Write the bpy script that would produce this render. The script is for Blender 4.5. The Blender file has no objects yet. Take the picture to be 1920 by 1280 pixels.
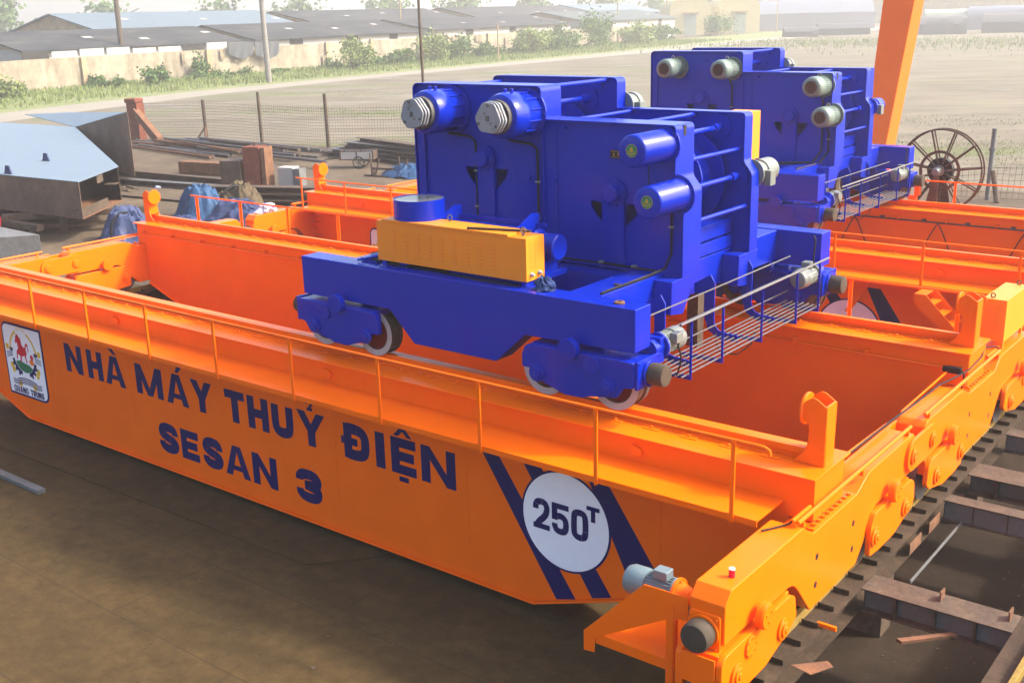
import bpy, bmesh, math, random
from mathutils import Vector, Matrix, geometry, noise
R = math.radians
random.seed(7)
sc = bpy.context.scene
COL = sc.collection

# ------------------------------------------------------------------ camera
F_PX, PITCH, YAW, ROLL = 2096.6, R(16.461), R(141.699 - 180), R(-1.459)
fw = Vector((math.sin(YAW) * math.cos(PITCH), math.cos(YAW) * math.cos(PITCH), -math.sin(PITCH)))
rt = Vector((math.cos(YAW), -math.sin(YAW), 0)); up = rt.cross(fw)
rt2 = rt * math.cos(ROLL) + up * math.sin(ROLL); up2 = -rt * math.sin(ROLL) + up * math.cos(ROLL)
cam_d = bpy.data.cameras.new('camera'); cam = bpy.data.objects.new('camera', cam_d); COL.objects.link(cam)
m = Matrix((rt2, up2, -fw)).transposed().to_4x4(); m.translation = Vector((0, -12, 8.75)); cam.matrix_world = m
cam_d.sensor_width = 36; cam_d.lens = F_PX / 1920 * 36; cam_d.clip_end = 4000; cam_d.clip_start = .1
sc.camera = cam

# ------------------------------------------------------------------ light
SUN = Vector((.62, .42, .66)).normalized()
w = bpy.data.worlds.new('World'); sc.world = w; w.use_nodes = True
nt = w.node_tree; nt.nodes.clear()
sky = nt.nodes.new('ShaderNodeTexSky'); sky.sky_type = 'NISHITA'; sky.sun_disc = False
sky.sun_elevation = math.asin(SUN.z); sky.sun_rotation = math.atan2(SUN.x, SUN.y)
sky.dust_density = 5.0; sky.air_density = 1.0; sky.ozone_density = 1.0
bg = nt.nodes.new('ShaderNodeBackground'); bg.inputs[1].default_value = .15
wo = nt.nodes.new('ShaderNodeOutputWorld')
nt.links.new(sky.outputs[0], bg.inputs[0]); nt.links.new(bg.outputs[0], wo.inputs[0])
sl = bpy.data.lights.new('sun', 'SUN'); sl.energy = 2.0; sl.angle = R(5); sl.color = (1, .95, .87)
so = bpy.data.objects.new('sun', sl); COL.objects.link(so); so.location = SUN * 60
so.rotation_euler = SUN.to_track_quat('Z', 'Y').to_euler()
sc.view_settings.view_transform = 'Standard'; sc.view_settings.look = 'None'
sc.view_settings.exposure = 1.8; sc.view_settings.gamma = 1.0
sc.render.engine = 'CYCLES'
sc.cycles.max_bounces = 6; sc.cycles.volume_bounces = 1; sc.cycles.use_denoising = True

# ------------------------------------------------------------------ materials
def nodes(name):
    mt = bpy.data.materials.new(name); mt.use_nodes = True
    n = mt.node_tree; b = n.nodes['Principled BSDF']
    return mt, n, b
def tex(n, scale, detail=4, rough=.6, vec=None, stretch=None):
    tc = n.nodes.new('ShaderNodeTexCoord'); t = n.nodes.new('ShaderNodeTexNoise')
    t.inputs['Scale'].default_value = scale; t.inputs['Detail'].default_value = detail; t.inputs['Roughness'].default_value = rough
    if stretch:
        mp = n.nodes.new('ShaderNodeMapping'); mp.inputs['Scale'].default_value = stretch
        n.links.new(tc.outputs['Object'], mp.inputs[0]); n.links.new(mp.outputs[0], t.inputs['Vector'])
    else: n.links.new(tc.outputs['Object'], t.inputs['Vector'])
    return t.outputs['Fac']
def ramp(n, src, stops):
    r = n.nodes.new('ShaderNodeValToRGB'); el = r.color_ramp.elements
    while len(el) < len(stops): el.new(.5)
    for e, (p, c) in zip(el, stops): e.position = p; e.color = (*c, 1) if len(c) == 3 else c
    n.links.new(src, r.inputs[0]); return r.outputs[0]
def mix(n, fac, a, b):
    x = n.nodes.new('ShaderNodeMix'); x.data_type = 'RGBA'
    if isinstance(fac, float): x.inputs[0].default_value = fac
    else: n.links.new(fac, x.inputs[0])
    for i, v in ((6, a), (7, b)):
        if isinstance(v, tuple): x.inputs[i].default_value = (*v, 1)
        else: n.links.new(v, x.inputs[i])
    return x.outputs[2]
def bump(n, b, src, strength, dist=.02):
    bp = n.nodes.new('ShaderNodeBump'); bp.inputs['Strength'].default_value = strength; bp.inputs['Distance'].default_value = dist
    n.links.new(src, bp.inputs['Height']); n.links.new(bp.outputs[0], b.inputs['Normal'])
def paint(name, col, rough=.38, dirt=(.16, .12, .08), dirtamt=.35, var=.12, spec=.5, metal=0.0):
    mt, n, b = nodes(name)
    f1 = tex(n, 1.1, 3); f2 = tex(n, 7, 6, .7); f3 = tex(n, 40, 3)
    c1 = ramp(n, f1, [(.3, tuple(c * (1 - var) for c in col)), (.7, tuple(min(1, c * (1 + var)) for c in col))])
    # settled dust on upward faces and scattered grime
    geo = n.nodes.new('ShaderNodeNewGeometry'); sx = n.nodes.new('ShaderNodeSeparateXYZ'); n.links.new(geo.outputs['Normal'], sx.inputs[0])
    upf = ramp(n, sx.outputs[2], [(.55, (0, 0, 0)), (.95, (1, 1, 1))])
    gr = ramp(n, f2, [(.52, (0, 0, 0)), (.75, (1, 1, 1))])
    mm = n.nodes.new('ShaderNodeMath'); mm.operation = 'MULTIPLY'; n.links.new(upf, mm.inputs[0]); n.links.new(gr, mm.inputs[1])
    m2 = n.nodes.new('ShaderNodeMath'); m2.operation = 'MULTIPLY'; n.links.new(mm.outputs[0], m2.inputs[0]); m2.inputs[1].default_value = dirtamt
    c2 = mix(n, m2.outputs[0], c1, dirt)
    n.links.new(c2, b.inputs['Base Color'])
    rr = ramp(n, tex(n, 1.7, 4, .55), [(.3, (rough * .92,) * 3), (.75, (min(1, rough * 1.15),) * 3)])
    b.inputs['Roughness'].default_value = rough
    b.inputs['Specular IOR Level'].default_value = spec; b.inputs['Metallic'].default_value = metal
    bump(n, b, f1, .10, .03)
    return mt
def speckle(name, stops, scale=6, rough=.85, bumpv=.3, stretch=None, scale2=None, metal=0.0, bdist=.02):
    mt, n, b = nodes(name)
    f = tex(n, scale, 8, .68, stretch=stretch)
    c = ramp(n, f, stops)
    if scale2:
        f2 = tex(n, scale2, 6, .7)
        c = mix(n, ramp(n, f2, [(.35, (0, 0, 0)), (.7, (.55, .55, .55))]), c, tuple(x * .55 for x in stops[0][1]))
    n.links.new(c, b.inputs['Base Color']); b.inputs['Roughness'].default_value = rough; b.inputs['Metallic'].default_value = metal
    b.inputs['Specular IOR Level'].default_value = .15
    bump(n, b, f, bumpv, bdist)
    return mt
def plain(name, col, rough=.5, metal=0.0, var=.1):
    return speckle(name, [(.3, tuple(c * (1 - var) for c in col)), (.7, tuple(min(1, c * (1 + var)) for c in col))], 9, rough, .05, metal=metal)
M = {}
M['orange'] = paint('orange_paint', (.84, .128, .0), .27, (.46, .19, .02), .10, .04, .14)
M['blue'] = paint('blue_paint', (.0003, .0145, .31), .24, (.16, .16, .20), .18, .03, .30)
M['cab'] = paint('amber_paint', (.74, .205, .001), .45, (.3, .2, .1), .2, .05)
M['yellow'] = paint('yellow_paint', (.78, .205, .002), .45, (.3, .2, .1), .2, .05)
M['navy'] = plain('navy_film', (.004, .0045, .080), .45)
M['white'] = plain('white_film', (.80, .78, .82), .4, var=.03)
M['red'] = plain('red_film', (.55, .012, .03), .45)
M['green'] = plain('green_film', (.02, .16, .07), .45)
M['gold'] = plain('gold_film', (.40, .24, .03), .45)
M['wheat'] = plain('emblem_yellow', (.70, .44, .04), .45)
M['orange_film'] = plain('orange_film', (.80, .20, .03), .45)
M['rubber'] = plain('dark_rubber', (.055, .042, .030), .75, var=.25)
M['black'] = plain('black_rubber', (.012, .012, .013), .6)
M['steel'] = speckle('bare_steel', [(.3, (0.1091, 0.1042, 0.1091)), (.7, (0.1786, 0.1736, 0.1736))], 12, .42, .1, metal=.6)
M['rim'] = plain('primed_wheel_rim', (0.357, 0.3315, 0.3315), .5, var=.08)
M['wheelred'] = plain('wheel_red_primer', (.13, .012, .008), .6)
M['silver'] = paint('silver_motor_paint', (0.1395, 0.1535, 0.1348), .35, (.2, .18, .14), .4, .08)
M['cover'] = paint('pale_green_cover_paint', (.115, .155, .130), .40, (.12, .11, .09), .4, .08)
M['teal'] = paint('grey_green_motor_paint', (0.09, 0.1275, 0.1125), .42, (.12, .11, .09), .5, .12)
M['bluegrey'] = paint('blue_grey_motor_paint', (0.1156, 0.1618, 0.1734), .40, (.25, .2, .15), .4, .08)
M['hexplate'] = speckle('grey_primed_plate', [(.32, (0.1346, 0.1224, 0.104)), (.42, (0.2081, 0.2142, 0.2264)), (.8, (0.2448, 0.2509, 0.2632))], 7, .5, .1)
M['rust'] = speckle('rusty_steel', [(.25, (.085, .045, .028)), (.5, (.17, .085, .048)), (.75, (.27, .125, .055))], 3, .85, .25, scale2=9)
M['rustweb'] = speckle('weathered_rusty_plate', [(.25, (.095, .062, .045)), (.5, (.15, .10, .070)), (.75, (.23, .135, .080))], .6, .85, .2, scale2=1.3)
M['trackrust'] = speckle('dark_oily_rust', [(.25, (.028, .018, .011)), (.5, (.055, .036, .022)), (.8, (.10, .066, .04))], 2.2, .75, .2, scale2=14)
M['rust2'] = speckle('dark_mill_steel', [(.25, (.045, .033, .024)), (.5, (.090, .064, .045)), (.8, (.16, .11, .07))], 2.2, .7, .2, scale2=14)
M['rustred'] = speckle('red_oxide_steel', [(.25, (.10, .032, .022)), (.55, (.19, .060, .036)), (.8, (.27, .10, .05))], 2.5, .8, .2, scale2=8)
M['greysteel'] = speckle('grey_steel', [(.25, (0.096, 0.096, 0.0896)), (.55, (0.1408, 0.1408, 0.1408)), (.8, (0.1856, 0.1856, 0.1792))], 2.2, .7, .15, scale2=9)
M['primer'] = speckle('pale_blue_primer', [(.2, (0.1141, 0.1509, 0.184)), (.8, (0.1435, 0.1766, 0.2098))], 1.2, .5, .05)
M['pipe'] = speckle('pipe_steel', [(.25, (.055, .052, .048)), (.8, (.15, .14, .13))], 3, .55, .15, metal=.3)
M['railyellow'] = plain('rail_yellow', (.20, .13, .03), .6, var=.3)
M['concrete'] = speckle('pole_concrete', [(.25, (0.1517, 0.139, 0.1221)), (.8, (0.2191, 0.2064, 0.1853))], 3, .9, .2)
M['tarp'] = speckle('blue_tarpaulin', [(.25, (0.0093, 0.0341, 0.0868)), (.55, (0.0186, 0.062, 0.1364)), (.8, (0.062, 0.1023, 0.155))], 2.2, .55, .3)
M['tarp2'] = speckle('faded_tarpaulin', [(.25, (0.0198, 0.0264, 0.0726)), (.6, (0.0396, 0.0561, 0.1188)), (.8, (0.1122, 0.1056, 0.099))], 2.6, .6, .3)
M['olive'] = speckle('olive_netting', [(.25, (0.035, 0.028, 0.0175)), (.7, (0.112, 0.084, 0.049))], 8, .9, .4)
M['rag'] = speckle('blue_rag', [(.3, (.012, .025, .10)), (.7, (.06, .09, .18))], 12, .9, .5)
M['bag'] = speckle('white_blue_bag', [(.35, (0.07, 0.091, 0.315)), (.5, (0.35, 0.364, 0.434)), (.8, (0.49, 0.49, 0.518))], 5, .6, .4)
M['wire'] = plain('wire', (.13, .10, .08), .7)
M['leaf'] = speckle('leaf', [(.3, (0.0495, 0.099, 0.0225)), (.6, (0.09, 0.153, 0.036)), (.8, (0.153, 0.207, 0.063))], 1.4, .7, 0)
M['leaf2'] = speckle('pale_leaf', [(.3, (.12, .17, .05)), (.7, (.24, .27, .09))], .5, .7, 0)
M['bark'] = plain('bark', (.09, .065, .045), .9, var=.3)
M['chair'] = plain('red_plastic', (.40, .02, .04), .4)

def ground_mat(name, stops, patches=None, scale=.35, seams=False, stretch=None):
    mt, n, b = nodes(name)
    f = tex(n, scale, 10, .72, stretch=stretch); f2 = tex(n, scale * 7, 8, .7); f3 = tex(n, 22, 4)
    c = ramp(n, f, stops)
    c = mix(n, ramp(n, f2, [(.38, (0, 0, 0)), (.72, (.6, .6, .6))]), c, tuple(x * .62 for x in stops[0][1]))
    if patches:
        f4 = tex(n, patches[0], 5, .6, stretch=patches[3] if len(patches) > 3 else None)
        c = mix(n, ramp(n, f4, [(patches[2], (0, 0, 0)), (patches[2] + .12, (.85, .85, .85))]), c, patches[1])
    if seams:
        tc = n.nodes.new('ShaderNodeTexCoord'); bt = n.nodes.new('ShaderNodeTexBrick')
        bt.inputs['Color1'].default_value = bt.inputs['Color2'].default_value = (1, 1, 1, 1); bt.inputs['Mortar'].default_value = (0, 0, 0, 1)
        bt.inputs['Scale'].default_value = 1; bt.inputs['Mortar Size'].default_value = .012; bt.inputs['Brick Width'].default_value = 5.8; bt.inputs['Row Height'].default_value = 1.9
        n.links.new(tc.outputs['Object'], bt.inputs['Vector'])
        c = mix(n, ramp(n, bt.outputs['Color'], [(0, (.45, .45, .45)), (1, (1, 1, 1))]), (.03, .02, .014), c)
    n.links.new(c, b.inputs['Base Color']); b.inputs['Roughness'].default_value = .85; b.inputs['Specular IOR Level'].default_value = .10
    bump(n, b, f3, .35, .02)
    return mt
M['dirt'] = ground_mat('yard_dirt', [(.25, (.060, .045, .030)), (.5, (.10, .076, .050)), (.75, (.16, .12, .078))])
M['plates'] = ground_mat('rusty_floor_plates', [(.25, (.044, .028, .0115)), (.5, (.067, .043, .0175)), (.75, (.098, .059, .022))], seams=True, scale=.5, stretch=(1, 2.2, 1))
M['bed'] = ground_mat('oily_track_bed', [(.25, (.014, .010, .006)), (.5, (.027, .018, .011)), (.75, (.045, .030, .018))])
def field_mat():
    mt, n, b = nodes('pale_dry_dirt')
    tc = n.nodes.new('ShaderNodeTexCoord'); mp = n.nodes.new('ShaderNodeMapping'); mp.inputs['Rotation'].default_value = (0, 0, R(-38)); n.links.new(tc.outputs['Object'], mp.inputs[0])
    def nz(scale, st, det=8, rough=.7):
        m2 = n.nodes.new('ShaderNodeMapping'); m2.inputs['Scale'].default_value = st; n.links.new(mp.outputs[0], m2.inputs[0])
        t = n.nodes.new('ShaderNodeTexNoise'); t.inputs['Scale'].default_value = scale; t.inputs['Detail'].default_value = det; t.inputs['Roughness'].default_value = rough
        n.links.new(m2.outputs[0], t.inputs['Vector']); return t.outputs['Fac']
    c = ramp(n, nz(.10, (.7, 1.6, 1)), [(.3, (.088, .076, .054)), (.5, (.140, .120, .086)), (.7, (.185, .160, .116))])
    ruts = nz(.22, (.16, 2.6, 1), 6, .65); c = mix(n, ramp(n, ruts, [(.46, (0, 0, 0)), (.66, (.42, .42, .42))]), c, (.085, .074, .055))
    c = mix(n, ramp(n, nz(.07, (.5, 1.4, 1), 5, .6), [(.55, (0, 0, 0)), (.66, (.8, .8, .8))]), c, (.095, .115, .04))
    c = mix(n, ramp(n, nz(.35, (.5, 2.0, 1), 8, .75), [(.56, (0, 0, 0)), (.68, (.7, .7, .7))]), c, (.07, .062, .047))
    pud = ramp(n, nz(.16, (.35, 3.0, 1), 3, .5), [(.66, (0, 0, 0)), (.69, (1, 1, 1))])
    c = mix(n, pud, c, (.16, .15, .13)); n.links.new(c, b.inputs['Base Color'])
    n.links.new(ramp(n, pud, [(0, (.95, .95, .95)), (1, (.12, .12, .12))]), b.inputs['Roughness']); b.inputs['Specular IOR Level'].default_value = .12
    bump(n, b, ruts, .5, .1); return mt
M['loose'] = field_mat()
M['road'] = ground_mat('concrete_road', [(.25, (.205, .183, .145)), (.75, (.275, .248, .20))], None, .3)
M['verge'] = ground_mat('green_verge', [(.25, (.10, .14, .045)), (.75, (.24, .23, .10))], None, .3)
M['wall'] = speckle('stained_render', [(.3, (0.1279, 0.1055, 0.07036)), (.45, (0.2558, 0.2175, 0.1535)), (.62, (0.3326, 0.291, 0.2111))], .5, .9, .1, stretch=(1.023, 1.023, 0.2239), scale2=.8)
M['wallstain'] = speckle('wall_stain', [(.3, (.10, .08, .05)), (.7, (.26, .22, .15))], 1.1, .95, .1)
M['roof'] = speckle('dark_roof', [(.3, (.018, .020, .022)), (.5, (.036, .037, .038)), (.75, (.075, .070, .062))], .45, .85, .1, stretch=(1, .35, 1))
M['roofblue'] = speckle('blue_sheet_roof', [(.25, (0.0792, 0.1044, 0.1224)), (.8, (0.1152, 0.144, 0.1656))], .7, .6, .1)
M['roofgreen'] = speckle('grey_green_roof', [(.25, (.05, .062, .062)), (.8, (.085, .10, .095))], .7, .8, .1)
M['brick'] = speckle('old_gable', [(.25, (.20, .14, .08)), (.8, (.40, .31, .18))], .8, .9, .1)
M['panel'] = speckle('white_panel', [(.25, (0.3039, 0.2873, 0.2597)), (.8, (0.3757, 0.3591, 0.3315))], .6, .8, .05)
M['cream'] = speckle('cream_wall', [(.25, (0.4039, 0.3366, 0.1591)), (.8, (0.4651, 0.4039, 0.2326))], .5, .9, .05)
M['greydoor'] = plain('grey_green_door', (.25, .29, .24), .7)
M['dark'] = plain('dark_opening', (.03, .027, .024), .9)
M['shed'] = plain('dark_cover', (.07, .075, .08), .8, var=.25)
M['palecover'] = plain('pale_cover', (0.1147, 0.1256, 0.1583), .7)
M['chequer'] = M['orange']

# ------------------------------------------------------------------ mesh builder
class MB:
    def __init__(s, T=None): s.v = []; s.f = []; s.T = T
    def add(s, vs, fs):
        k = len(s.v); s.v += [tuple(s.T(p)) if s.T else tuple(p) for p in vs]
        s.f += [tuple(i + k for i in f) for f in fs]; return s
    def box(s, x0, x1, y0, y1, z0, z1):
        return s.add([(x, y, z) for x in (x0, x1) for y in (y0, y1) for z in (z0, z1)],
                     [(0, 1, 3, 2), (4, 6, 7, 5), (0, 4, 5, 1), (2, 3, 7, 6), (0, 2, 6, 4), (1, 5, 7, 3)])
    def prism(s, pts, ax, a, b):
        mk = {'x': lambda p, t: (t, p[0], p[1]), 'y': lambda p, t: (p[0], t, p[1]), 'z': lambda p, t: (p[0], p[1], t)}[ax]
        n = len(pts)
        return s.add([mk(p, a) for p in pts] + [mk(p, b) for p in pts],
                     [tuple(range(n)), tuple(range(2 * n - 1, n - 1, -1))] + [(i, (i + 1) % n, n + (i + 1) % n, n + i) for i in range(n)])
    def ring(s, pts, inset, ax, a, b):
        inn = offset(pts, -inset); n = len(pts)
        mk = {'x': lambda p, t: (t, p[0], p[1]), 'y': lambda p, t: (p[0], t, p[1]), 'z': lambda p, t: (p[0], p[1], t)}[ax]
        vs = [mk(p, a) for p in pts] + [mk(p, b) for p in pts] + [mk(p, a) for p in inn] + [mk(p, b) for p in inn]
        fs = []
        for i in range(n):
            j = (i + 1) % n
            fs += [(i, j, n + j, n + i), (2 * n + i, 3 * n + i, 3 * n + j, 2 * n + j), (i, 2 * n + i, 2 * n + j, j), (n + i, n + j, 3 * n + j, 3 * n + i)]
        return s.add(vs, fs)
    def holed(s, outer, holes, y, depth):
        loops = [[Vector((p[0], p[1], 0)) for p in l] for l in [outer] + holes]
        flat = [p for l in loops for p in l]
        tris = geometry.tessellate_polygon(loops)
        s.add([(p.x, y, p.y) for p in flat], [tuple(t) for t in tris])
        for h in holes:
            n = len(h); s.add([(p[0], y, p[1]) for p in h] + [(p[0], y + depth, p[1]) for p in h], [(i, (i + 1) % n, n + (i + 1) % n, n + i) for i in range(n)])
        return s
    def cyl(s, p0, p1, r0, r1=None, n=24):
        r1 = r0 if r1 is None else r1; p0 = Vector(p0); p1 = Vector(p1); d = (p1 - p0).normalized()
        u = d.orthogonal().normalized(); v = d.cross(u)
        c = [u * math.cos(2 * math.pi * i / n) + v * math.sin(2 * math.pi * i / n) for i in range(n)]
        return s.add([p0 + q * r0 for q in c] + [p1 + q * r1 for q in c],
                     [tuple(range(n)), tuple(range(2 * n - 1, n - 1, -1))] + [(i, (i + 1) % n, n + (i + 1) % n, n + i) for i in range(n)])
    def lathe(s, p0, d, prof, n=28):
        p0 = Vector(p0); d = Vector(d).normalized(); u = d.orthogonal().normalized(); v = d.cross(u); k = len(prof); vs = []
        for (t, r) in prof:
            vs += [p0 + d * t + (u * math.cos(2 * math.pi * i / n) + v * math.sin(2 * math.pi * i / n)) * max(r, 1e-4) for i in range(n)]
        ring = (abs(prof[0][1] - prof[-1][1]) < 1e-6 or (len(prof) == 4 and abs(prof[0][0] - prof[-1][0]) < 1e-6)) and min(prof[0][1], prof[-1][1]) > .02
        fs = [] if ring else [tuple(range(n)), tuple(range(k * n - 1, (k - 1) * n - 1, -1))]
        for j in range(k if ring else k - 1):
            q = (j + 1) % k
            for i in range(n): fs.append((j * n + i, j * n + (i + 1) % n, q * n + (i + 1) % n, q * n + i))
        return s.add(vs, fs)
    def tube(s, path, r, n=8):
        P = [Vector(p) for p in path]; k = len(P); vs = []; u = None
        for i in range(k):
            d = (P[min(i + 1, k - 1)] - P[max(i - 1, 0)]).normalized()
            u = d.orthogonal().normalized() if u is None else (u - d * u.dot(d)).normalized()
            v = d.cross(u); vs += [P[i] + (u * math.cos(2 * math.pi * a / n) + v * math.sin(2 * math.pi * a / n)) * r for a in range(n)]
        fs = [tuple(range(n)), tuple(range(k * n - 1, (k - 1) * n - 1, -1))]
        for j in range(k - 1):
            for i in range(n): fs.append((j * n + i, j * n + (i + 1) % n, (j + 1) * n + (i + 1) % n, (j + 1) * n + i))
        return s.add(vs, fs)
def offset(pts, d):
    n = len(pts); out = []
    A = sum(pts[i][0] * pts[(i + 1) % n][1] - pts[(i + 1) % n][0] * pts[i][1] for i in range(n))
    sg = 1 if A > 0 else -1
    for i in range(n):
        a = Vector(pts[i - 1]); b = Vector(pts[i]); c = Vector(pts[(i + 1) % n])
        d1 = (b - a).normalized(); d2 = (c - b).normalized()
        n1 = Vector((d1.y, -d1.x)) * sg; n2 = Vector((d2.y, -d2.x)) * sg
        mm = (n1 + n2); k = max(mm.length_squared / 2, .3)
        out.append(tuple(b + mm * (d / k)))
    return out
def rounded(pts, rad, n=4):
    out = []; N = len(pts)
    for i, p in enumerate(pts):
        r = rad[i] if isinstance(rad, (list, tuple)) else rad
        if not r: out.append(tuple(p)); continue
        b = Vector(p); a = (Vector(pts[i - 1]) - b).normalized() * r + b; c = (Vector(pts[(i + 1) % N]) - b).normalized() * r + b
        for k in range(n + 1):
            t = k / n; out.append(tuple(a * (1 - t) ** 2 + b * (2 * t * (1 - t)) + c * t * t))
    return out
def circle(cx, cz, r, n=24, a0=0, a1=360): return [(cx + r * math.cos(R(a0 + (a1 - a0) * i / n)), cz + r * math.sin(R(a0 + (a1 - a0) * i / n))) for i in range(n if a1 - a0 == 360 else n + 1)]

def emit(mb, name, mat, parent=None, org=(0, 0, 0), bevel=0, smooth=40, recalc=True):
    me = bpy.data.meshes.new(name)
    me.from_pydata([(x - org[0], y - org[1], z - org[2]) for x, y, z in mb.v], [], mb.f)
    if recalc:
        bm = bmesh.new(); bm.from_mesh(me); bmesh.ops.recalc_face_normals(bm, faces=bm.faces); bm.to_mesh(me); bm.free()
    if smooth:
        me.polygons.foreach_set('use_smooth', [True] * len(me.polygons)); me.set_sharp_from_angle(angle=R(smooth))
    me.materials.append(M[mat] if isinstance(mat, str) else mat)
    o = bpy.data.objects.new(name, me); COL.objects.link(o)
    if parent: o.parent = parent
    if bevel:
        bv = o.modifiers.new('bevel', 'BEVEL'); bv.width = bevel; bv.segments = 2; bv.limit_method = 'ANGLE'; bv.angle_limit = R(40); bv.harden_normals = True
    return o
def tag(o, label, cat, group=None):
    o['label'] = label; o['category'] = cat
    if group: o['group'] = group
    return o
def pieces(mb):
    par = list(range(len(mb.v)))
    def find(i):
        while par[i] != i: par[i] = par[par[i]]; i = par[i]
        return i
    for f in mb.f:
        for i in f[1:]: par[find(i)] = find(f[0])
    g = {}
    for f in mb.f: g.setdefault(find(f[0]), []).append(f)
    out = []
    for fs in g.values():
        ids = sorted({i for f in fs for i in f}); k = {j: n for n, j in enumerate(ids)}
        m2 = MB(); m2.v = [mb.v[i] for i in ids]; m2.f = [tuple(k[i] for i in f) for f in fs]; out.append(m2)
    return out
class Thing:
    def __init__(s, name, org, label, cat, group=None):
        s.o = bpy.data.objects.new(name, None); s.o.empty_display_size = .3; COL.objects.link(s.o); s.o.location = org; s.org = org
        tag(s.o, label, cat, group)
    def part(s, name, mb, mat, parent=None, bevel=0, smooth=40):
        if name in ('cable', 'bolt_hole', 'gable', 'emblem_wheat', 'hub_bolt', 'cable_gland', 'foot'):
            for q in pieces(mb): o = emit(q, name, mat, parent or s.o, s.org, bevel, smooth)
            return o
        return emit(mb, name, mat, parent or s.o, s.org, bevel, smooth)
def solo(name, mb, mat, label, cat, org, group=None, bevel=0, smooth=40):
    o = emit(mb, name, mat, None, org, bevel, smooth); o.location = org; return tag(o, label, cat, group)
def kids(o): return [c for c in bpy.data.objects if c.parent == o]
def copy_tree(o, parent=None):
    c = o.copy(); COL.objects.link(c)
    if parent: c.parent = parent
    for ch in kids(o): copy_tree(ch, c)
    return c
def structure(name, mb, mat):
    o = emit(mb, name, mat, smooth=0); o['kind'] = 'structure'; return o
def stuff(name, mb, mat, label, cat):
    o = emit(mb, name, mat, smooth=0, recalc=False); o['kind'] = 'stuff'; return tag(o, label, cat)

# ------------------------------------------------------------------ lettering
def stroke(pts, t, closed=False):
    P = [Vector(p) for p in pts]; n = len(P); L = []; Rr = []
    for i in range(n):
        a = P[i - 1] if (i > 0 or closed) else None; c = P[(i + 1) % n] if (i < n - 1 or closed) else None
        d1 = (P[i] - a).normalized() if a is not None else (c - P[i]).normalized()
        d2 = (c - P[i]).normalized() if c is not None else d1
        n1 = Vector((-d1.y, d1.x)); n2 = Vector((-d2.y, d2.x)); mm = n1 + n2; k = max(mm.length_squared / 2, .45); o = mm * (t / 2 / k)
        L.append(P[i] + o); Rr.append(P[i] - o)
    q = []
    for i in range(n if closed else n - 1):
        j = (i + 1) % n; q.append([tuple(L[i]), tuple(L[j]), tuple(Rr[j]), tuple(Rr[i])])
    return q
def rect(x0, z0, x1, z1): return [(x0, z0), (x1, z0), (x1, z1), (x0, z1)]
def chaikin(P, k=2, closed=False):
    for _ in range(k):
        Q = [] if closed else [P[0]]
        n = len(P)
        for i in range(n if closed else n - 1):
            a, b = P[i], P[(i + 1) % n]; Q += [(a[0] * .75 + b[0] * .25, a[1] * .75 + b[1] * .25), (a[0] * .25 + b[0] * .75, a[1] * .25 + b[1] * .75)]
        if not closed: Q.append(P[-1])
        P = Q
    return P
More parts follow.
